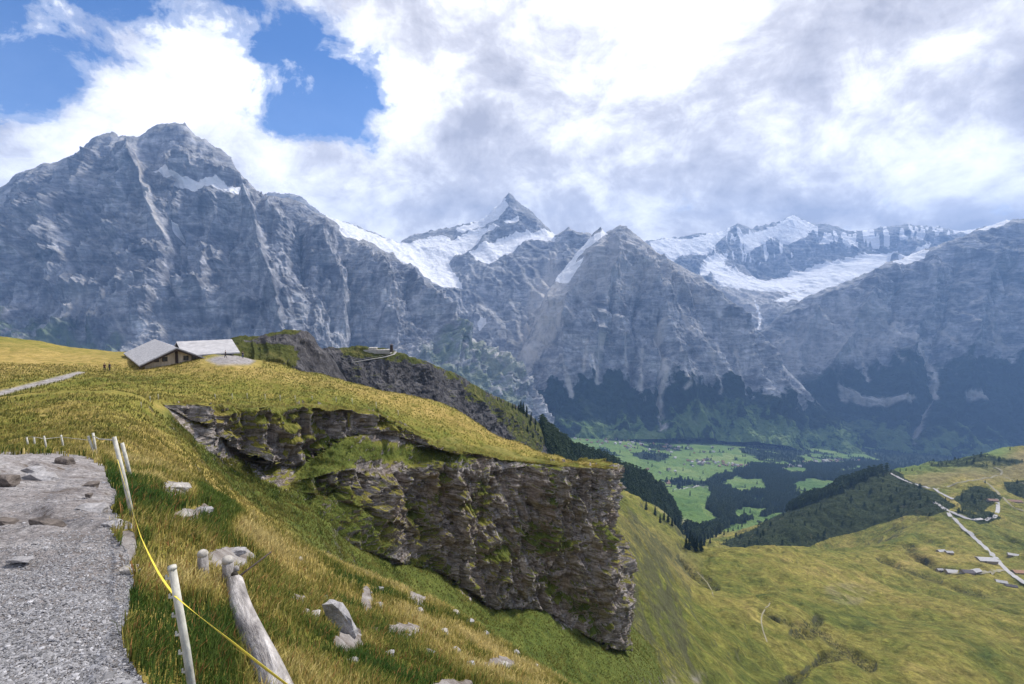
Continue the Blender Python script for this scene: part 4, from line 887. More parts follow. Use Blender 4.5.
rock(8, 483, 22, (1, .9, .6), R_dark, 'brown rock at the left edge of the path')
rock(40, 479, 26, (1, .7, .4), R_mid, 'grey slab lying across the middle of the rocky path', pts=slabpts, rz=.2)
rock(33, 471, 18, (1, .7, .4), R_mid, 'narrow grey slab behind the slab on the middle of the path', pts=slabpts, rz=.3)
rock(88, 511, 34, (1, .6, .3), R_mid, 'wide pale slab ledge beside the gravel on the path', pts=slabpts, rz=.15)
rock(48, 524, 36, (1, .4, .2), R_dark, 'low brown ledge of rock crossing the path above the gravel', pts=slabpts, rz=-.1)
rock(5, 523, 24, (1, .5, .3), R_dark, 'flat brown rock at the left picture edge above the gravel', pts=slabpts)
rock(20, 560, 26, (1, .4, .13), R_mid, 'low flat stone among the gravel at the left picture edge', pts=slabpts)
rock(116, 527, 26, (1, .7, .35), R_mid, 'grey stone slab at the foot of the tall leaning fence post', pts=slabpts)
rock(131, 571, 20, (1, .8, .35), R_light, 'tan stone where the gravel meets the brown grass')
rock(378, 608, 11, (1, .8, .7), R_mid, 'grey blocky rock on the slope above right of the pointed slab')
rock(372, 632, 15, (1, .7, .5), R_dark, 'dark outcrop stone below the blocky rock on the slope')
rock(405, 640, 14, (1, .7, .6), R_mid, 'grey outcrop block at the right end of the bare patch on the slope')
rock(443, 634, 11, (1, .8, .7), R_light, 'upright pale block on the slope right of the bare patch')
rock(455, 652, 14, (1, .8, .35), R_mid, 'low slab below the upright pale block on the slope', rz=.6)
for (a, b, c_) in ((404,583,16),(418,590,13),(430,597,10),(397,577,9),(441,604,12),(455,614,9),(470,624,11),(486,635,8),(516,655,10),(352,664,14),(470,668,14),(505,668,12),(390,655,10),(420,612,9),(365,575,7),(380,590,8),(535,668,9),(325,598,6),(300,560,6),(430,655,12)):
    rock(a, b, c_, (1, .8, .6), [R_mid, R_light][int(a) % 2], 'small weathered stone lying loose on the grassy slope', group='small stones on the near slope', name='stone', rz=a)

# ------------------------------------------------------------------ fence, tape, log
white = plain('weathered_white_plastic', (.46, .44, .38), .38, 16, .7, .2, .006, (1, 1, .5))
greyw = plain('weathered_grey_wood', (.36, .33, .3), .35, 9, .9, .1, .02, (1, 1, .15))
def post(top, base, d, wpx, label, nd=0, lugs=0, dt=0, group=None):
    g = hit(s0, base[0], base[1], 1.8, 140) if d is None else None
    b = g if g is not None else P(base[0], base[1], d)
    if g is None: b[2] = float(s0(np.array([b[0]]), np.array([b[1]]))[0])-.05
    dd = b[1]; tpp = P(top[0], top[1], dd-dt); r = wpx*dd/F/2
    t = empty('fence_post', b); props(t, label, 'fence post', group)
    rel = Vector(tpp-b); m = MB(); m.tube([(0, 0, -.12), rel*.5, rel], [r, r*.97, r*.93], 10); m.build('stake', white, t, True)
    if lugs:
        ax = rel.normalized(); side = Vector((-1, -.15, 0))
        m = MB(); m.tube([rel-ax*.012, rel+ax*.006], [r*1.08, r*1.0], 10); m.build('cap', white, t, True)
        for k in range(lugs):
            p = rel*(.93-.115*k); m = MB(); m.tube([p+side*r*.6, p+side*r*1.9+Vector((0, 0, .004))], [.007, .0075], 7); m.tube([p+side*r*1.7, p+side*r*1.7+Vector((0, 0, .022))], [.0065, .005], 6); m.build('lug', white, t, True)
    return t, tpp, b
p1, p1t, p1b = post((172, 567), (200, 730), 2.62, 8.3, 'near white plastic fence post with side lugs beside the gravel path, yellow tape crossing it', lugs=8)
p2, p2t, p2b = post((114, 437), (135, 521), 6.6, 4.3, 'tall leaning white fence post at the path edge, yellow tape at its foot')
p3, p3t, p3b = post((122, 443), (132, 481), None, 3.6, 'shorter white fence post just behind the tall leaning one')
p4, p4t, p4b = post((88, 436), (95, 455), None, 2.4, 'left-leaning slim white post of the crossed pair at the far path corner')
p5, p5t, p5b = post((93, 433), (96.5, 455), None, 2.4, 'upright slim white post of the crossed pair at the far path corner')
smalls = []
for k, (a, b, y0_, y1_) in enumerate(((26.5, 28.5, 437, 449), (34, 35, 437, 449), (44, 47, 436, 451), (61, 64, 435, 450))):
    smalls.append(post((a, y0_), (b, y1_), None, 1.7, ('leftmost of the four little pale posts behind the path', 'second from the left of the four little pale posts behind the path', 'third from the left of the four little pale posts behind the path', 'rightmost of the four little pale posts behind the path')[k], group='little posts behind the path'))
for (a, b) in ((141,408),(150,402),(158,400),(215,400),(232,399.5),(247,399),(265,400),(280,401),(295,401.5),(312,402),(336,403),(352,404),(376,408),(398,416)):
    post((a, b-6), (a+.3, b), None, .55, 'thin pale fence stake on the turf above the dark rock band', group='thin stakes along the cliff edge')
yel = plain('yellow_tape', (.72, .58, .06), .25, 5, .5, .3)
def ribbon_tape(pts, wd, name, mat, label, cat, sag=.04, n=40):
    pts = [Vector(p) for p in pts]; q = []
    for a, b in zip(pts[:-1], pts[1:]):
        for k in range(n): q.append(a.lerp(b, k/n)+Vector((0, 0, -sag*4*(k/n)*(1-k/n)*(b-a).length/3)))
    q.append(pts[-1]); vs, fs = [], []
    for k, p in enumerate(q):
        d_ = (q[min(k+1, len(q)-1)]-q[max(k-1, 0)]).normalized(); s_ = d_.cross(Vector((0, 0, 1))).normalized(); u_ = s_.cross(d_)
        tw = .9+.5*math.sin(k*.09); w_ = (s_*math.cos(tw)+u_*math.sin(tw))*wd/2; t_ = w_.normalized().cross(d_)*.0007
        vs += [p-w_-t_, p+w_-t_, p+w_+t_, p-w_+t_]
    for k in range(len(q)-1):
        for m_ in range(4): a = k*4+m_; b = k*4+(m_+1) % 4; fs.append((a, b, b+4, a+4))
    o = MB().add(vs, fs).build(name, mat, None, True); props(o, label, cat); return o
ribbon_tape([p2t+(p2b-p2t)*.25+np.array([0, -.03, 0]), P(131, 505, 6.2), P(141, 537, 5.0), P(158, 572, 3.7), P(176, 597, 2.57), P(231, 641, 2.15), P(289, 686, 1.8), P(330, 716, 1.6)], .018, 'yellow_tape', yel, 'yellow barrier tape stretched from the tall leaning post past the near post', 'tape', .015, 16)
wire = plain('pale_cord', (.5, .47, .4), .1, 5)
m = MB(); m.tube([p5t-np.array([0, 0, .1]), p5t*.5+p2t*.5-np.array([0, 0, .12]), p2t-np.array([0, 0, .04])], .012, 5); props(m.build('cord', wire, None, True), 'thin pale cord strung from the crossed pair to the tall leaning post', 'cord')
m = MB(); m.tube([smalls[0][1], smalls[1][1], smalls[2][1]-np.array([0,0,.1]), smalls[3][1]-np.array([0,0,.1]), p4t-np.array([0,0,.15])], .012, 5); props(m.build('cord', wire, None, True), 'thin pale cord strung along the four little posts behind the path', 'cord')
def bark():
    m = M('silvered_log_wood', .9, .12); m.objpos()
    n1 = m.noise(8, 8, .7, (1, .16, .5), .4); n2 = m.noise(34, 6, .7, (1, .05, .3), .2)
    c = m.ramp(n1, [(.32, (.07, .06, .06)), (.45, (.24, .22, .21)), (.62, (.45, .42, .4)), (.78, (.58, .56, .54))])
    c = m.mix(.6, c, m.ramp(n2, [(.34, .2), (.5, .5), (.64, .78)]), 'OVERLAY')
    return m.out(c, m.bump(m.math('ADD', n1, m.math('MULTIPLY', n2, .6)), .03, .9))
BK = bark()
ga = hit(s0, 236, 592, 2, 20); gb = hit(s0, 290, 712, 1.8, 8)
la_, lb_ = P(235, 582, ga[1]), P(278, 712, gb[1])
zz_ = lambda v: float(s0(np.array([v[0]]), np.array([v[1]]))[0])
la_[2] = max(la_[2], zz_(la_)+.05); lb_[2] = max(lb_[2], zz_(lb_)+.04)
lg = empty('log', la_); props(lg, 'weathered grey log lying in the grass right of the near white post', 'log')
n_s = 46; vs, fs = [], []
ax = Vector(lb_-la_); ld = ax.normalized(); sd_ = ld.cross(Vector((0, 0, 1))).normalized(); up_ = sd_.cross(ld)
lg.rotation_euler = (0, 0, 0)
for k in range(n_s+1):
    f = k/n_s; c = ax*f+sd_*.02*math.sin(f*5)+up_*.01*math.sin(f*9)
    for a in range(22):
        an = 2*math.pi*a/22; rr = (.078+.012*f)*(1+.09*float(noise(math.cos(an)*1.2, math.sin(an)*1.2, f*2.2, 3))+.05*float(noise(math.cos(an)*5, math.sin(an)*5, f*3, 4)))
        vs.append(c+(sd_*math.cos(an)+up_*math.sin(an))*rr)
for k in range(n_s):
    for a in range(22): p, q = k*22+a, k*22+(a+1) % 22; fs.append((p, q, q+22, p+22))
fs += [tuple(reversed(range(22))), tuple(range(n_s*22, n_s*22+22))]
qr = Vector((0, 1, 0)).rotation_difference(ld); tk = MB().add([qr.inverted() @ Vector(v) for v in vs], fs).build('trunk', BK, lg, True); tk.rotation_mode = 'QUATERNION'; tk.rotation_quaternion = qr
m = MB(); m.tube([up_*.07-ld*.02, up_*.075+ld*.05], [.035, .03], 9); m.build('notch', plain('dark_hollow', (.03, .025, .02)), lg, True)
m = MB(); m.tube([-ld*.03+up_*.1-sd_*.02, -ld*.03+up_*.15-sd_*.02], [.03, .022], 8); m.build('stub', BK, lg, True)
def knob_post(px, pyb, pyt, wpx, label, d):
    b = P(px, pyb, d); b[2] = zz_(b); top = P(px, pyt, d); hgt = top[2]-b[2]; r = wpx*d/F/2
    t = empty('wooden_peg', b); props(t, label, 'wooden peg')
    m = MB(); m.tube([(0, 0, -.15), (.006, 0, hgt-r*1.0)], [r*1.0, r*.9], 12); m.build('stem', BK, t, True)
    m = MB(); m.tube([(.006, 0, hgt-r*1.2), (.006, 0, hgt-r*1.0), (.006, 0, hgt-r*.6), (.006, 0, hgt-r*.25), (.006, 0, hgt)], [r*.85, r*.95, r*.95, r*.75, r*.4], 14); m.build('rounded_cap', plain('pale_worn_wood', (.4, .37, .33), .4, 16), t, True)
knob_post(203, 572, 550, 11, 'short pale peg with a rounded cap standing alone left of the log', 5.4)
knob_post(228.5, 588, 556, 12, 'pale peg with a rounded cap at the upper end of the log', ga[1]+.12)
ra, rb = P(238, 577, ga[1]), P(271, 552, ga[1]+.5)
m = MB(); m.tube([ra, rb], [.011, .008], 7); props(m.build('metal_rod', plain('rusted_iron', (.06, .045, .04), .3, 20), None, True), 'thin dark rod sticking up to the right from the upper end of the log', 'rod')

# ------------------------------------------------------------------ buildings
slate = M('grey_slate_roof', .7, .3); slate.objpos(); sn_ = slate.noise(.9, 6, .7, (1, 1, 1)); slate = slate.out(slate.mix(.5, slate.ramp(sn_, [(.3, (.3, .29, .3)), (.7, (.46, .445, .45))]), slate.ramp(slate.noise(6, 3, .6, (1, .1, 1)), [(.35, .3), (.5, .5), (.65, .7)]), 'OVERLAY'))
woodw = plain('aged_timber', (.3, .25, .19), .4, 3, .9, .1, .01, (1, 1, .2)); dark_t = plain('dark_timber', (.05, .035, .028), .3, 3); glass = plain('dark_window', (.03, .03, .035), .2, 1, .2, .5); stonew = plain('rough_plaster', (.42, .39, .35), .25, 1.2)
tanw = plain('sunned_timber', (.44, .36, .27), .3, 2, .9, .1, .01, (1, 1, .2))
paler = plain('pale_metal_roof', (.34, .33, .335), .15, .4, .6); brownr = plain('brown_tile_roof', (.2, .12, .085), .25, .5); redr = plain('rust_roof', (.3, .17, .11), .25, .5); darkr = plain('dark_roof', (.09, .08, .085), .25, .5)
def gable(root, cx, cy, L, W, hw, hr, over, roofm, wallm, z0=0, th_=.25, names=('wall', 'roof')):
    """ridge along local Y"""
    y0_, y1_ = cy-L/2, cy+L/2; a = W/2
    v = [(cx-a, y0_, z0-1.5), (cx+a, y0_, z0-1.5), (cx+a, y0_, z0+hw), (cx, y0_, z0+hr-.05), (cx-a, y0_, z0+hw)]; v += [(x, y1_, z) for x, _, z in v]
    m = MB(); m.add(v, [(0,1,2,3,4), (9,8,7,6,5), (0,5,6,1), (1,6,7,2), (0,4,9,5), (4,3,8,9), (3,2,7,8)]); wo_ = m.build(names[0], wallm, root)
    m = MB(); sl = (hr-hw)/a
    for s_ in (-1, 1):
        xo = cx+s_*(a+over); zo = z0+hw-sl*over+.02; A = [(cx, y0_-over, z0+hr+.02), (xo, y0_-over, zo), (xo, y1_+over, zo), (cx, y1_+over, z0+hr+.02)]
        A += [(x, y, z+th_) for x, y, z in A]
        f = [(0,1,2,3), (7,6,5,4), (0,4,5,1), (1,5,6,2), (2,6,7,3), (3,7,4,0)]
        m.add(A, f)
    ro_ = m.build(names[1], roofm, root); return wo_, ro_
fc = P(177, 366, 104); gz = float(s0(np.array([fc[0]]), np.array([fc[1]]), False)[0])
hut = empty('alpine_hut', (fc[0], fc[1], gz), math.radians(41)); props(hut, 'long low mountain hut with grey slate roofs on the brow of the grassy hill', 'hut')
zt_ = P(177, 348.5, 104)[2]-gz
gable(hut, 0, 15, 30, 10.6, zt_-2.6, zt_, 1.0, slate, tanw)
for k, xx in enumerate((-3.4, -2.0, 1.6, 3.0)):
    m = MB(); m.box((xx, -.04, .9), (.9, .1, .9)); wn = m.build('window', dark_t, hut); m = MB(); m.box((xx, -.1, .9), (.66, .05, .66)); m.build('pane', glass, wn)
m = MB(); m.box((0, -.05, .9), (.5, .12, 3.0)); m.build('door', dark_t, hut)
m = MB()
for s_ in (-1, 1): m.add([(0, -1.02, zt_+.0), (s_*6.3, -1.02, zt_-2.6-.5), (s_*6.3, -1.02, zt_-2.6-.85), (0, -1.02, zt_-.4), (0, -1.12, zt_+.0), (s_*6.3, -1.12, zt_-3.1), (s_*6.3, -1.12, zt_-3.45), (0, -1.12, zt_-.4)], [(0,1,2,3), (7,6,5,4), (0,4,5,1), (2,6,7,3), (1,5,6,2)])
m.build('barge_board', dark_t, hut)
wg = P(229, 355, 111); wl = P(168, 355, 111)
wz = float(s0(np.array([wg[0]]), np.array([wg[1]]), False)[0])
wing = empty('alpine_shed', (-68.2, 115.2, gz-.3), math.radians(-48.7)); props(wing, 'wide grey-roofed shed joined behind the gabled hut, with dark openings under its eave', 'shed')
rzt = -8.75-(gz-.3); ezt = -11.2-(gz-.3)
gable(wing, 0, 0, 8.6, 11, ezt+.35, rzt, 1.1, slate, woodw)
for k in range(4):
    m = MB(); m.box((5.53, -2.2+k*1.8, ezt-.35), (.1, 1.5, .8)); m.build('window', glass, wing)
def farm(px, py, wpx, d0, d1, roofm, label, rz=.2, asp=.6, hpx=None, wall=woodw, field=s2, far=False, group=None, name='barn', tmpl=None, cat=None):
    c = hit(field, px, py, d0, d1); w_ = wpx*c[1]/F
    t = empty(name, c, math.pi/2+rz); props(t, label, cat or name.replace('_', ' '), group)
    hh = w_*asp*.28+1.6
    gable(t, 0, 0, w_, w_*asp, hh*.55, hh, .5, roofm, wall, th_=.3)
    m = MB(); m.box((-w_*asp/2-.03, w_*.2, hh*.2), (.12, max(1.6, w_*.12), hh*.4)); m.build('door', dark_t, t)
    return t
farm(941, 552, 7.5, 350, 1200, paler, 'left one of two tiny white-roofed huts up the meadow from the farm road', .1)
farm(949, 553, 6.5, 350, 1200, paler, 'right one of two tiny white-roofed huts up the meadow from the farm road', -.1)
farm(986, 561, 17, 350, 1200, paler, 'wide pale-roofed barn beside the road bend', -.1, .5)
farm(954, 573, 15, 350, 1200, paler, 'white-roofed long barn at the left of the farm row', -.15, .45)
farm(967, 573, 10, 350, 1200, darkr, 'dark-roofed barn in the middle of the farm row', -.15, .7)
farm(976, 572, 9, 350, 1200, paler, 'grey-roofed farmhouse at the right end of the farm row', .3, .6)
farm(940, 570.5, 6, 350, 1200, paler, 'tiny low shed at the far left of the farm row', 0, .5)
farm(1014, 556, 10, 350, 1200, paler, 'pale-roofed barn on the bank above the road at the right picture edge', -.5, .5)
farm(1018, 573, 10, 350, 1200, redr, 'rust-brown roofed house beside the road at the right picture edge', -.1, .6)
farm(1001, 583, 9, 350, 1200, paler, 'low grey shed below the road fork', -.4, .6)
farm(1011, 587, 9, 350, 1200, darkr, 'dark low shed right of the grey shed below the road fork', -.4, .5)
farm(992, 501, 9, 500, 1800, brownr, 'brown chalet left of the upper road loop', -.1, .6)
farm(1014, 502, 12, 500, 1800, brownr, 'wide brown chalet at the upper road near the right picture edge', -.2, .5)
farm(697, 486, 3.4, 1500, 4000, paler, 'small pale building left of the two in the clearing by the valley wood', .3, .6, wall=stonew, name='chalet')
farm(712, 489, 7, 1500, 4000, darkr, 'long grey building in the clearing by the valley wood', -.6, .35, wall=stonew, name='chalet')
farm(720, 492, 3.5, 1500, 4000, darkr, 'small dark-roofed building right of the long grey one by the valley wood', -.4, .7, name='chalet')
# valley villages
def chalet(kind):
    t = bpy.data.objects.new('x', None)
    m = MB(); L, W, h, r_h = 15, 12, 6.5, 10; a = W/2
    v = [(-a, -L/2, -3), (a, -L/2, -3), (a, -L/2, h), (0, -L/2, r_h), (-a, -L/2, h)]; v += [(x, L/2, z) for x, _, z in v]
    m.add(v, [(0,1,2,3,4), (9,8,7,6,5), (0,5,6,1), (1,6,7,2), (0,4,9,5)])
    m.add([(0,-L/2-1.5,r_h+.3),(a+1.5,-L/2-1.5,h-.8),(a+1.5,L/2+1.5,h-.8),(0,L/2+1.5,r_h+.3),(-a-1.5,-L/2-1.5,h-.8),(-a-1.5,L/2+1.5,h-.8)], [(0,1,2,3), (4,0,3,5)])
    o = m.build('village_chalet', [stonew, woodw, plain('white_render', (.7, .68, .64), .1, .5)][kind])
    o.data.materials.append([darkr, brownr, paler][kind]); o.data.polygons[5].material_index = 1; o.data.polygons[6].material_index = 1
    return o
ch = [chalet(k) for k in range(3)]; used = [False]*3
vill = []
for (cx, cy, sx_, sy_, nn, nm) in ((838,463,26,3.2,62,'the far village below the dark mountain foot'),(793,467,14,2,9,'the far village below the dark mountain foot'),(703,463,16,3,26,'the hamlet on the bright valley meadow'),(736,466,12,2,14,'the hamlet on the bright valley meadow'),(625,445,40,5,40,'the upper end of the bright valley'),(680,448,35,6,26,'the upper end of the bright valley'),(655,476,20,8,9,'the near end of the bright valley'),(610,440,30,3,14,'the upper end of the bright valley')):
    for _ in range(nn): vill.append((cx+RNG.normal(0, sx_*.6), cy+RNG.normal(0, sy_*.6), nm))
for (px, py, nm) in vill:
    c = hit(s2, px, py, 1500, 6000, 500)
    if c[1] > 5600: continue
    k = int(RNG.choice([0, 1, 2], p=[.35, .3, .35])); o = ch[k]
    if used[k]: o = ch[k].copy(); COL.objects.link(o)
    used[k] = True; o.location = c; o.rotation_euler = (0, 0, RNG.uniform(-.8, 2.2)); s_ = RNG.uniform(.75, 1.35); o.scale = (s_,)*3
    props(o, '%s chalet in %s' % (('grey-roofed', 'brown-roofed', 'white')[k], nm), 'chalet', 'chalets in '+nm)
# hilltop station
conc = plain('weathered_concrete', (.33, .31, .29), .25, .4)
stn = P(379, 351, 331); st_ = empty('summit_terrace', stn); props(st_, 'pale viewing terrace on the crest of the dark ridge', 'terrace')
m = MB(); m.box((-1, 2, -.3), (17, 9, 2.4), .06); m.build('platform', conc, st_)
m = MB(); m.box((-4, 1, 1.5), (5, 4, 1.4), .06); m.build('kiosk', stonew, st_)
for xx in range(-9, 8, 2):
    m = MB(); m.box((xx, -2.3+xx*.06, 1.3), (.12, .12, 1.1)); m.build('railing_post', dark_t, st_)
tw = P(391.5, 350, 328); tw_ = empty('lookout_tower', tw); props(tw_, 'small dark lookout tower at the right end of the pale terrace', 'tower')
m = MB(); m.box((0, 0, 1.0), (2.0, 2.0, 4.4), 0, .7); m.build('tower_body', dark_t, tw_); m = MB(); m.box((0, 0, 3.5), (2.6, 2.6, .7), 0, .3); m.build('roof', darkr, tw_)
wp = [P(352, 362.5, 306), P(362, 361, 306.5), P(374, 359, 308), P(386, 357, 312), P(394, 354.5, 318), P(396, 352, 322)]
wk = empty('cliff_walkway', wp[0]); props(wk, 'pale walkway running across the dark face below the summit terrace', 'walkway')
def strip_mesh(pts, wd, th_=.2):
    vs, fs = [], []
    for k, p in enumerate(pts):
        p = Vector(p); d_ = (Vector(pts[min(k+1, len(pts)-1)])-Vector(pts[max(k-1, 0)])).normalized(); s_ = Vector((-d_.y, d_.x, 0)).normalized()*wd/2
        vs += [p-s_, p+s_, p+s_+Vector((0, 0, th_)), p-s_+Vector((0, 0, th_))]
    for k in range(len(pts)-1):
        for m_ in range(4): a = k*4+m_; b = k*4+(m_+1) % 4; fs.append((a, b, b+4, a+4))
    return vs, fs
vs, fs = strip_mesh([q-wp[0] for q in wp], 1.3, .3); MB().add(vs, fs).build('deck', conc, wk)
vs, fs = strip_mesh([q-wp[0]+np.array([0, -.8, 1.3]) for q in wp], .12, .12); MB().add(vs, fs).build('rail', conc, wk)

# ------------------------------------------------------------------ roads
road_m = plain('asphalt_grey', (.31, .3, .3), .2, .05); dirt_m = plain('worn_dirt', (.2, .18, .11), .25, .1)
def road(name, pxs, wd, mat, d0=200, d1=3000, lift=.35):
    W = []
    for a, b in zip(pxs[:-1], pxs[1:]):
        n_ = max(2, int(math.hypot(b[0]-a[0], b[1]-a[1])/2.2))
        for k in range(n_): W.append(hit(s2, a[0]+(b[0]-a[0])*k/n_, a[1]+(b[1]-a[1])*k/n_, d0, d1, 700))
    W.append(hit(s2, *pxs[-1], d0, d1, 700)); W = np.array(W)
    for _ in range(3): W[1:-1, :2] = (W[:-2, :2]+2*W[1:-1, :2]+W[2:, :2])/4
    T_ = np.gradient(W[:, :2], axis=0); T_ /= np.linalg.norm(T_, axis=1)[:, None]+1e-9; Nn = np.stack([-T_[:, 1], T_[:, 0]], 1)
    rows = []
    for s_ in (-.5, -.25, 0, .25, .5):
        q = W[:, :2]+Nn*wd*s_; zq = s2(q[:, 0], q[:, 1]); rows.append(np.column_stack([q, zq]))
    R3 = np.array(rows); R3[..., 2] = R3[..., 2].max(0)[None]*.6+R3[..., 2]*.4+lift
    props(grid(name, R3, mat), kind='structure')
road('road', [(890,473),(897,477),(906,481),(920,486),(934,489),(942,494),(953,499.5)], 6, road_m)
road('road', [(934,502.5),(944,508),(959,524),(970,534),(980,543),(992,554),(1002,566),(1012,575),(1024,583),(1040,592)], 6.5, road_m)
road('road', [(944,508),(961,517.5),(970,519.5),(980,520),(994,518),(998,513),(998,503),(996,499)], 6, road_m)
road('road', [(936,490),(942,488),(955,484),(967,481),(984,479),(1000,475),(1004,472),(994,467)], 4, dirt_m)
road('road', [(984,481),(993,488),(1004,499),(1014,502),(1040,506)], 5, dirt_m)
road('road', [(950,574),(969,573),(985,573),(1003,570)], 6, dirt_m)
road('road', [(1000,475),(1010,479),(1024,484),(1036,488)], 4, dirt_m)
road('road', [(1004,499),(1012,507),(1024,511),(1038,516)], 4, dirt_m)
road('path', [(697,572),(706,581),(712,589),(713,597)], .9, dirt_m, lift=.1)
road('path', [(770,603),(764,611),(761,617),(762,628),(765,636),(767,642)], 1.0, dirt_m, lift=.1)
road('path', [(672,490),(688,488),(700,486),(716,490)], 5, road_m, 1400, 4000, .6)

# ------------------------------------------------------------------ trees
fol = M('conifer_needles', .9, .1); fol.objpos(); fr2 = fol.math('ADD', fol.math('MULTIPLY', fol.noise(.7, 5, .7), .7), fol.math('MULTIPLY', fol.rand(), .35))
FOL = fol.out(fol.ramp(fr2, [(.3, (.008, .016, .008)), (.55, (.02, .034, .014)), (.8, (.045, .06, .022))]))
BRK = plain('conifer_bark', (.08, .06, .045), .3, 3)
def conifer_arrays(h, seed, tiers=9, spokes=9):
    """jagged drooping whorls; returns verts, tris"""
    r_n = np.random.default_rng(seed); V, Fc = [], []
    for k in range(tiers):
        f = k/tiers; z = h*(.1+.9*f); R1 = h*.2*(1-f)**.85+.15; top = z+h*.16; n0 = len(V)
        V.append((0, 0, min(top, h)))
        for s_ in range(spokes*2):
            a = math.pi*s_/spokes+r_n.uniform(-.15, .15)+k; rr = R1*(r_n.uniform(.75, 1.15) if s_ % 2 == 0 else r_n.uniform(.3, .5)); V.append((math.cos(a)*rr, math.sin(a)*rr, z-(.05*h*(1-f) if s_ % 2 == 0 else -.02*h)+r_n.uniform(-.02, .02)*h))
        for s_ in range(spokes*2): Fc.append((n0, n0+1+s_, n0+1+(s_+1) % (spokes*2)))
    return np.array(V), np.array(Fc)
protos = []
for k in range(4):
    V, Fc = conifer_arrays(18, 50+k)
    t = empty('conifer_tree', (0, 0, 0)); m = MB().add(V, [tuple(q) for q in Fc]); m.build('crown', FOL, t); m = MB(); m.tube([(0, 0, -1.5), (0, 0, 15)], [.35, .08], 6); m.build('trunk', BRK, t); protos.append(t)
usedp = [False]*4
def surf_pt(Vg, PX, PY, px, py):
    k = np.argmin((PX-px)**2+(PY-py)**2); return Vg.reshape(-1, 3)[k]
rvx, rvy = proj(RV[..., 0], RV[..., 1], RV[..., 2]); rvt = np.broadcast_to(np.linspace(0, 1, RV.shape[0])[:, None], rvx.shape) > .12
def tree_at(c, hgt, label, group):
    k = int(RNG.integers(4)); o = protos[k]
    if usedp[k]: o = copy_tree(protos[k])
    usedp[k] = True; s_ = hgt/18; o.location = tuple(c); o.scale = (s_*RNG.uniform(.85, 1.25), s_*RNG.uniform(.85, 1.25), s_); o.rotation_euler = (0, 0, RNG.uniform(0, 6.28)); props(o, label, 'conifer', group)
RVf = np.where(rvt, rvx, -999).ravel(), rvy.ravel()
ridge_trees = [(519,409,10),(521,411,12),(524,413,14),(527,416,12),(516,406,6),(532,419,10),(536,423,9),(541,427,10),(545,430,9),(550,434,9),(555,437,8),(560,441,8),(500,397,6),(503,398,5),(509,401,5),(513,404,6),(566,445,8),(572,448,8),(578,450,8),(585,453,8),(592,455,8),(599,458,8),(607,461,8),(615,466,8),(624,470,8),(633,474,8),(641,477,8),(649,480,8),(656,484,8),(662,489,8),(668,497,8),(530,424,8),(535,429,9),(538,434,8),(527,430,7),(533,437,8),(541,441,9),(548,444,9),(547,437,8)]
for (a, b, hp) in ridge_trees:
    c = surf_pt(RV, RVf[0], RVf[1], a, b+1); tree_at(c-np.array([0, 0, 1]), hp*c[1]/F*RNG.uniform(.8, 1.15), 'dark conifer standing on the crest of the ridge that drops to the valley', 'conifers along the ridge crest')
ravt = [(685,532),(687,536),(690,540),(692,544),(694,546),(697,545),(699,541),(702,538),(705,540),(708,537),(712,536),(681,528),(678,526),(675,523),(672,524),(668,520),(716,535),(720,532),(724,533),(728,530),(733,529),(738,527),(742,525),(664,518),(700,546),(696,549),(701,549),(689,548),(686,546),(704,544),(710,541),(660,521),(655,513),(646,508)]
for (a, b) in ravt:
    c = hit(s2, a, b+2, 450, 3000, 700); tree_at(c-np.array([0, 0, 1]), RNG.uniform(12, 19), 'dark conifer in the line of trees along the ravine left of the bushy hill', 'conifers along the ravine')
for (a, b) in [(673,491),(690,495),(660,497),(703,473),(722,500),(727,491),(683,470),(652,466),(640,470),(665,462),(712,456),(735,458),(745,462),(620,452),(690,455),(700,452),(649,456),(676,474),(667,470),(718,474),(700,478),(648,463),(640,487),(745,487),(757,483),(744,513),(750,512),(660,485),(672,484)]:
    c = hit(s2, a, b+1, 1300, 5000, 700); tree_at(c, RNG.uniform(16, 26), 'lone dark tree standing on the bright green valley meadow', 'lone trees on the valley meadow')
for (a, b) in [(1010,449),(938,465),(942,464),(946,463.5),(900,471),(906,470),(912,470),(985,482.5),(890,473),(884,476),(920,468),(950,462.5),(957,461.5)]:
    c = hit(s2, a, b+1, 600, 2200, 900); tree_at(c, RNG.uniform(7, 12), 'small dark conifer on the skyline of the meadow hill at right', 'conifers on the right hill skyline')
# woods that read as one mass
def mass(name, pts, hs, mat, seed, tiers=5, spokes=5):
    Vs, Fs, n0 = [], [], 0; base = [conifer_arrays(1.0, seed+k, tiers, spokes) for k in range(6)]
    kk = RNG.integers(0, 6, len(pts))
    for k in range(6):
        V, Fc = base[k]; p = pts[kk == k]; h = hs[kk == k]
        if not len(p): continue
        a = RNG.uniform(0, 6.28, len(p)); wv = RNG.uniform(.9, 1.5, len(p)); c, s_ = np.cos(a)[:, None], np.sin(a)[:, None]
        A = np.stack([(V[None, :, 0]*c-V[None, :, 1]*s_)*(h*wv)[:, None], (V[None, :, 0]*s_+V[None, :, 1]*c)*(h*wv)[:, None], V[None, :, 2]*h[:, None]], -1)+p[:, None]
        Vs.append(A.reshape(-1, 3)); Fs.append((Fc[None]+np.arange(len(p))[:, None, None]*len(V)).reshape(-1, 3)+n0); n0 += len(V)*len(p)
    V = np.concatenate(Vs); Fc = np.concatenate(Fs)
    o = mesh_np(name, V, Fc, np.arange(len(Fc))*3, mat, smooth=False); return props(o, kind='stuff')
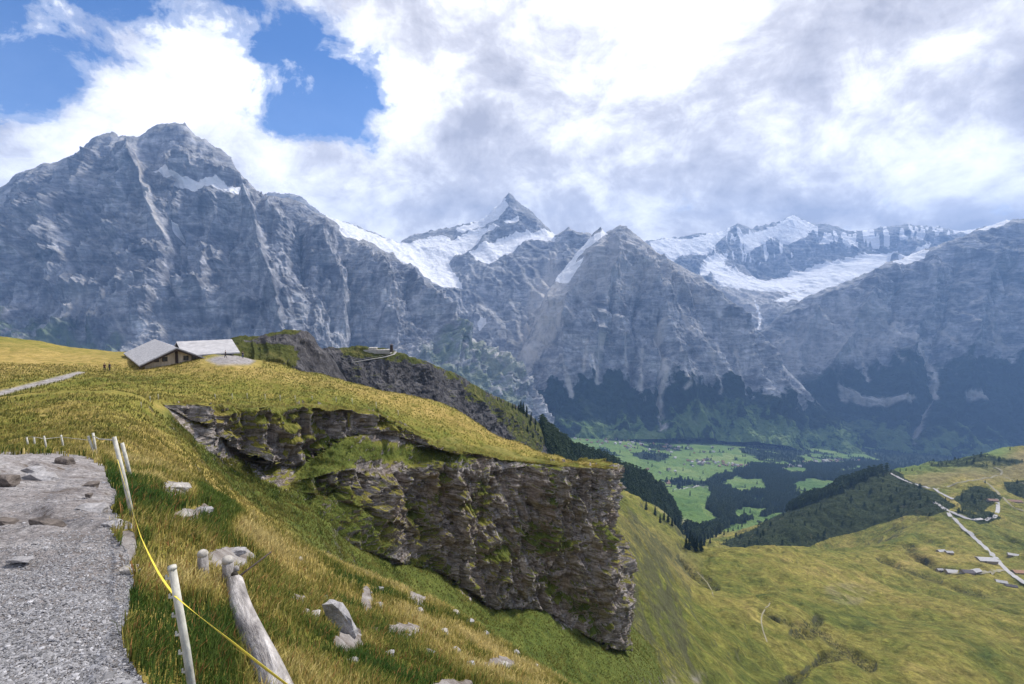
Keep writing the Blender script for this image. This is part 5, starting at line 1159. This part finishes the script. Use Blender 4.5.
def pick(mask, n, X, Y, Z, area=True):
    wgt = (mask > .5)*1.0
    if area: wgt = wgt*DG**1.0
    wgt = wgt.ravel(); idx = RNG.choice(len(wgt), n, p=wgt/wgt.sum()); jx = RNG.uniform(-4, 4, (2, n))
    return np.stack([X.ravel()[idx]+jx[0], Y.ravel()[idx]+jx[1], Z.ravel()[idx]-.8], 1)
vis = (fx_ > 500) & (fx_ < 1100)
pts = pick(rav*vis*(DG < 4200), 13000, XF, YF, ZF); mass('forest', pts, RNG.uniform(13, 26, len(pts)), FOL, 60)
pts = pick(wood*vis*(DG > 1500)*(fbm(XF/60, YF/60, 0, 4, 15) > -.1), 6000, XF, YF, ZF); mass('valley_woods', pts, RNG.uniform(10, 22, len(pts)), FOL, 70)
idx = np.flatnonzero((frs*(fbm(RV[..., 0]/50, RV[..., 1]/50, 0, 3, 12) > -.55)).ravel() > .5); idx = RNG.choice(idx, 5200)
pts = RV.reshape(-1, 3)[idx]+np.array([0, 0, -1.0]); mass('ridge_forest', pts, RNG.uniform(9, 20, len(pts)), FOL, 80)
shr = M('shrub_leaf', .9, .1); s_n = shr.noise(.05, 5, .7); SHR = shr.out(shr.ramp(s_n, [(.35, (.02, .032, .01)), (.6, (.05, .065, .018)), (.75, (.11, .11, .035))]))
bm_ = (bush*(fbm(XF/45, YF/45, 0, 4, 16) > -.12)*vis*(DG < 1900)); pts = pick(bm_, 9000, XF, YF, ZF)
hs = RNG.uniform(1.6, 4.2, len(pts)); o = mass('shrubs', pts, hs*1.2, SHR, 90, 3, 5)
pts = pick(bush*vis*(DG < 1500), 420, XF, YF, ZF)[:170]; mass('hillside_conifers', pts, RNG.uniform(6, 13, len(pts)), FOL, 95)
gp = pick(((gully > .3) | ((DG < 900) & (DG > 220) & (fbm(XF/25, YF/25, 0, 4, 18) > .95)))*1.0, 2600, XF, YF, ZF); mass('low_bushes', gp, RNG.uniform(.6, 1.7, len(gp)), SHR, 99, 2, 5)

# ------------------------------------------------------------------ walkers
skin = plain('skin', (.45, .28, .2), .1); 
def person(px, py, d, face, pose, cj, ct, label):
    b = P(px, py, d); b[2] = zz_(b)
    J = dict(pel=(0,0,.95), che=(0,.02,1.32), nec=(0,.02,1.5), hea=(0,0,1.62), hed=(0,-.01,1.74))
    s_ = pose
    for sd_, n_ in ((-1, 'l'), (1, 'r')):
        st_p = .16*s_*sd_
        J['hip'+n_] = (.1*sd_, 0, .9); J['kne'+n_] = (.11*sd_, -.04+st_p*.6, .5); J['ank'+n_] = (.12*sd_, st_p, .08); J['toe'+n_] = (.13*sd_, st_p-.16, .04)
        J['sho'+n_] = (.19*sd_, .02, 1.42); J['elb'+n_] = (.25*sd_, .05-st_p*.4, 1.15); J['han'+n_] = (.24*sd_, -.1-st_p*.6, .93)
    E = [('pel','che'),('che','nec'),('nec','hea'),('hea','hed')]+[(a+n_, b_+n_) for n_ in 'lr' for a, b_ in (('hip','kne'),('kne','ank'),('ank','toe'),('sho','elb'),('elb','han'))]+[('pel','hipl'),('pel','hipr'),('che','shol'),('che','shor')]
    Rr = dict(pel=.15, che=.17, nec=.06, hea=.095, hed=.08, hip=.1, kne=.065, ank=.045, toe=.035, sho=.075, elb=.05, han=.035)
    def skin_obj(name, keys, mat, grow, parent):
        ks = [k for k in J if k in keys]; me = bpy.data.meshes.new(name); ed = [(ks.index(a), ks.index(c)) for a, c in E if a in ks and c in ks]
        me.from_pydata([J[k] for k in ks], ed, []); me.materials.append(mat); o = bpy.data.objects.new(name, me); COL.objects.link(o)
        if parent: o.parent = parent
        m_ = o.modifiers.new('skin', 'SKIN'); 
        if not me.skin_vertices: me.attributes
        bpy.context.view_layer.objects.active = o
        sv = me.skin_vertices[0].data if me.skin_vertices else None
        if sv:
            for k, v in zip(ks, sv): q = Rr.get(k, Rr.get(k[:3], .05))+grow; v.radius = (q, q*.8); v.use_root = (k == ks[0])
        m2_ = o.modifiers.new('sub', 'SUBSURF'); m2_.levels = m2_.render_levels = 2; return o
    root = empty('person', b, face); root.scale = (.86,)*3; props(root, label, 'person')
    skin_obj('body', set(J), skin, 0, root)
    skin_obj('jacket', {'pel','che','shol','shor','elbl','elbr'}, cj, .025, root)
    skin_obj('trousers', {'pel','hipl','hipr','knel','kner','ankl','ankr'}, ct, .018, root)
    m = MB(); m.tube([(0, .01, 1.74), (0, .01, 1.8), (0, .01, 1.86)], [.105, .1, .04], 10); m.build('hair', plain('dark_hair', (.03, .02, .015)), root, True)
dk = plain('dark_cloth', (.03, .03, .04)); rdc = plain('brown_cloth', (.1, .05, .035)); blc = plain('blue_cloth', (.05, .07, .15)); grc = plain('light_cloth', (.4, .4, .38))
person(104.5, 366, 99, .4, 1, rdc, dk, 'left walker in a brown jacket on the hill left of the hut')
person(109.5, 366, 99, -.5, -1, dk, dk, 'right walker in dark clothes on the hill left of the hut')
person(243, 361.5, 112, .8, 1, dk, blc, 'person in dark clothes standing on the pale terrace beside the hut')
person(226, 366.5, 106, -.8, 1, dk, dk, 'person in dark clothes at the near edge of the pale terrace')
# ------------------------------------------------------------------ world, sun, camera, haze
SUN_AZ, SUN_EL = math.radians(50), math.radians(47)
SUN_STR, SKY_STR, EXPO = 4.8, .12, .3
w = bpy.data.worlds.new("World"); SC.world = w; w.use_nodes = True
nt = w.node_tree; nt.nodes.clear(); N_ = nt.nodes.new; L_ = nt.links.new
def Mt(op, a, b=0.0, c=0.0, clamp=False):
    n = N_('ShaderNodeMath'); n.operation = op; n.use_clamp = clamp
    for i, v in enumerate((a, b, c)):
        if isinstance(v, (int, float)): n.inputs[i].default_value = v
        else: L_(v, n.inputs[i])
    return n.outputs[0]
def Ra(f, stops, mode='LINEAR'):
    n = N_('ShaderNodeValToRGB'); L_(f, n.inputs[0]); cr = n.color_ramp; cr.interpolation = mode
    while len(cr.elements) < len(stops): cr.elements.new(.5)
    for e, (p, c) in zip(cr.elements, stops): e.position = p; e.color = (*c, 1) if hasattr(c, '__len__') else (c, c, c, 1)
    return n.outputs[0]
def Mx(f, a, b):
    n = N_('ShaderNodeMix'); n.data_type = 'RGBA'
    for v, i in ((f, 0), (a, 6), (b, 7)):
        if isinstance(v, (int, float)): n.inputs[i].default_value = v
        elif isinstance(v, tuple): n.inputs[i].default_value = (*v, 1)
        else: L_(v, n.inputs[i])
    return n.outputs[2]
tc = N_('ShaderNodeTexCoord').outputs['Generated']
nr = N_('ShaderNodeVectorMath'); nr.operation = 'NORMALIZE'; L_(tc, nr.inputs[0]); dv = nr.outputs[0]
sx = N_('ShaderNodeSeparateXYZ'); L_(dv, sx.inputs[0])
# cloud layer coordinates: flattened towards the horizon as a real layer is
zc = Mt('ADD', Mt('MAXIMUM', sx.outputs[2], 0.0), .16)
cxn = Mt('DIVIDE', sx.outputs[0], zc); cyn = Mt('DIVIDE', sx.outputs[1], zc)
cc = N_('ShaderNodeCombineXYZ'); L_(cxn, cc.inputs[0]); L_(cyn, cc.inputs[1]); cc.inputs[2].default_value = 3.3
def Nz(vec, sc, det, rough, dist=0, off=(0,0,0), scl=(1,1,1)):
    mp_ = N_('ShaderNodeMapping'); L_(vec, mp_.inputs[0]); mp_.inputs['Location'].default_value = off; mp_.inputs['Scale'].default_value = scl
    n = N_('ShaderNodeTexNoise'); L_(mp_.outputs[0], n.inputs['Vector']); n.inputs['Scale'].default_value = sc; n.inputs['Detail'].default_value = det; n.inputs['Roughness'].default_value = rough; n.inputs['Distortion'].default_value = dist
    return n.outputs[0]
c1 = Nz(cc.outputs[0], 1.15, 9, .58, .35); c2 = Nz(dv, 5.5, 9, .6, .25, scl=(1, 1, 1.3)); c3 = Nz(cc.outputs[0], .8, 7, .55, .3, (5, 2, 1))
def blob(px, py, r, stretch=1.0):
    a, q = dirs(px, py); v = np.array([a, 1, q]); v /= np.linalg.norm(v)
    s_ = N_('ShaderNodeVectorMath'); s_.operation = 'SUBTRACT'; L_(dv, s_.inputs[0]); s_.inputs[1].default_value = v
    m_ = N_('ShaderNodeVectorMath'); m_.operation = 'MULTIPLY'; L_(s_.outputs[0], m_.inputs[0]); m_.inputs[1].default_value = (1/stretch, 1/stretch, 1)
    l_ = N_('ShaderNodeVectorMath'); l_.operation = 'LENGTH'; L_(m_.outputs[0], l_.inputs[0])
    x_ = Mt('DIVIDE', l_.outputs['Value'], r); return Mt('POWER', 2.718, Mt('MULTIPLY', Mt('MULTIPLY', x_, x_), -1))
def total(bl):
    s = None
    for (px, py, r, st_, wgt) in bl:
        b = Mt('MULTIPLY', blob(px, py, r, st_), wgt); s = b if s is None else Mt('ADD', s, b)
    return s
c7 = Nz(dv, 14, 8, .65, .5, (2, 3, 9), (1, 1, 1.3))
mixn = Mt('ADD', .5, Mt('ADD', Mt('MULTIPLY', Mt('SUBTRACT', c1, .5), .6), Mt('ADD', Mt('MULTIPLY', Mt('SUBTRACT', c2, .5), .9), Mt('MULTIPLY', Mt('SUBTRACT', c7, .5), .5))))
holes = total([(315,110,.075,1.6,.34),(290,125,.05,1.6,.22),(350,75,.06,1.5,.22),(8,95,.05,1.6,.30),(100,20,.12,2.6,.17),(40,82,.06,1.6,.24),(240,45,.03,2.2,.14),(310,45,.07,1.3,.22),(-250,120,.3,1.5,.2),(370,150,.03,2,.16),(515,45,.018,1.2,.2),(190,85,.035,2.0,.08)])
fills = total([(238,72,.075,1.9,.40),(95,112,.09,1.6,.26),(40,150,.08,2,.22),(190,130,.10,1.8,.22),(300,175,.11,1.9,.22),(30,165,.08,2,.18),(480,110,.22,1.3,.2),(760,80,.4,1.5,.3),(560,10,.2,1.6,.15),(400,75,.05,1.5,.12)])
cov = Mt('SUBTRACT', Mt('ADD', mixn, Mt('ADD', fills, .06)), holes)
covr = Ra(cov, [(.44, 0.0), (.52, .32), (.59, .8), (.68, 1.0)], 'EASE')
den = Mt('ADD', mixn, Mt('MULTIPLY', c3, .35))
greys = total([(545,95,.16,1.4,.5),(900,70,.28,1.5,.55),(720,95,.10,1.6,.35),(430,180,.12,2.2,.38),(1000,170,.2,1.6,.42),(640,185,.14,2.2,.34),(800,165,.1,2.4,.16),(400,20,.06,1.5,.2),(1300,200,.5,1.5,.5),(490,50,.08,1.5,.15)])
whites = total([(705,25,.10,1.3,.5),(780,142,.07,2.6,.42),(640,50,.10,1.4,.26),(430,115,.06,1.5,.26),(250,70,.1,1.8,.3),(120,110,.14,1.5,.3),(985,145,.1,2.4,.24),(760,200,.08,2.5,.25),(270,175,.08,1.6,.2),(590,140,.07,2,.2),(400,60,.07,1.5,.2)])
c4 = Nz(dv, 9, 8, .62, .5, (3, 1, 7), (1, 1, 1.35))
c5 = Nz(dv, 4.2, 8, .6, .4, (9, 4, 2), (1, 1, 1.7))
c6 = Nz(dv, 22, 7, .65, .6, (1, 8, 2), (1, 1, 1.2))
shade = Mt('ADD', Mt('SUBTRACT', Mt('MULTIPLY', greys, .46), Mt('MULTIPLY', whites, .8)), Mt('ADD', Mt('MULTIPLY', Mt('SUBTRACT', c4, .5), 2.2), Mt('ADD', Mt('MULTIPLY', Mt('SUBTRACT', c5, .5), 3.2), Mt('MULTIPLY', Mt('SUBTRACT', c6, .5), .9))))
CLB = 1.3
ccol = Ra(Mt('ADD', Mt('MULTIPLY', shade, .72), .30), [(.0, (1.06*CLB, 1.06*CLB, 1.08*CLB)), (.3, (.84*CLB, .84*CLB, .86*CLB)), (.62, (.55*CLB, .545*CLB, .59*CLB)), (1.0, (.36*CLB, .36*CLB, .41*CLB))])
sky = N_('ShaderNodeTexSky'); sky.sky_type = 'NISHITA'; sky.sun_disc = False; sky.sun_elevation = SUN_EL; sky.sun_rotation = SUN_AZ; sky.altitude = 2200; sky.air_density = 1.0; sky.dust_density = .6; sky.ozone_density = 2.0
tn = N_('ShaderNodeVectorMath'); tn.operation = 'MULTIPLY'; L_(sky.outputs[0], tn.inputs[0]); tn.inputs[1].default_value = (.5, .8, 1.15)
bg1 = N_('ShaderNodeBackground'); L_(tn.outputs[0], bg1.inputs[0]); bg1.inputs[1].default_value = SKY_STR
bg2 = N_('ShaderNodeBackground'); L_(ccol, bg2.inputs[0]); bg2.inputs[1].default_value = 1.0
# thin veil towards the horizon
hz_ = Ra(sx.outputs[2], [(0.0, .9), (.2, .08), (.4, 0)])
ms_ = N_('ShaderNodeMixShader'); L_(Mt('MAXIMUM', covr, hz_), ms_.inputs[0]); L_(bg1.outputs[0], ms_.inputs[1]); L_(bg2.outputs[0], ms_.inputs[2])
wo = N_('ShaderNodeOutputWorld'); L_(ms_.outputs[0], wo.inputs[0])
w.cycles.sampling_method = 'MANUAL'; w.cycles.sample_map_resolution = 512
s = bpy.data.lights.new('sun', 'SUN'); s.energy = SUN_STR; s.angle = math.radians(7); s.color = (1, .95, .87)
so = bpy.data.objects.new('sun', s); COL.objects.link(so)
sd = Vector((math.sin(SUN_AZ)*math.cos(SUN_EL), math.cos(SUN_AZ)*math.cos(SUN_EL), math.sin(SUN_EL)))
so.rotation_euler = sd.to_track_quat('Z', 'Y').to_euler()
cam = bpy.data.cameras.new('camera'); co = bpy.data.objects.new('camera', cam); COL.objects.link(co)
cam.sensor_width = 36; cam.lens = F/1024*36; cam.clip_start = .05; cam.clip_end = 80000
co.location = (0, 0, 0); co.rotation_euler = (math.pi/2-TH, 0, 0); SC.camera = co
# air
HB = MB(); HB.box((1000, 5150, 300), (22000, 14700, 3700)); 
hz = HB.build('haze', bpy.data.materials.new('air')); hm = hz.data.materials[0]; hm.use_nodes = True
for n in list(hm.node_tree.nodes):
    if n.type != 'OUTPUT_MATERIAL': hm.node_tree.nodes.remove(n)
pv = hm.node_tree.nodes.new('ShaderNodeVolumePrincipled'); hm.node_tree.links.new(pv.outputs[0], [n for n in hm.node_tree.nodes if n.type == 'OUTPUT_MATERIAL'][0].inputs['Volume'])
pv.inputs['Color'].default_value = (.29, .52, 1.0, 1); pv.inputs['Density'].default_value = 6.2e-5; pv.inputs['Anisotropy'].default_value = .1
props(hz, kind='stuff')
SC.view_settings.view_transform = 'Standard'; SC.view_settings.look = 'None'; SC.view_settings.exposure = EXPO; SC.view_settings.gamma = 1; SC.view_settings.use_curve_mapping = False
SC.render.engine = 'CYCLES'; SC.cycles.max_bounces = 4; SC.cycles.diffuse_bounces = 2; SC.cycles.glossy_bounces = 1; SC.cycles.transmission_bounces = 1; SC.cycles.volume_bounces = 0
SC.cycles.use_denoising = True
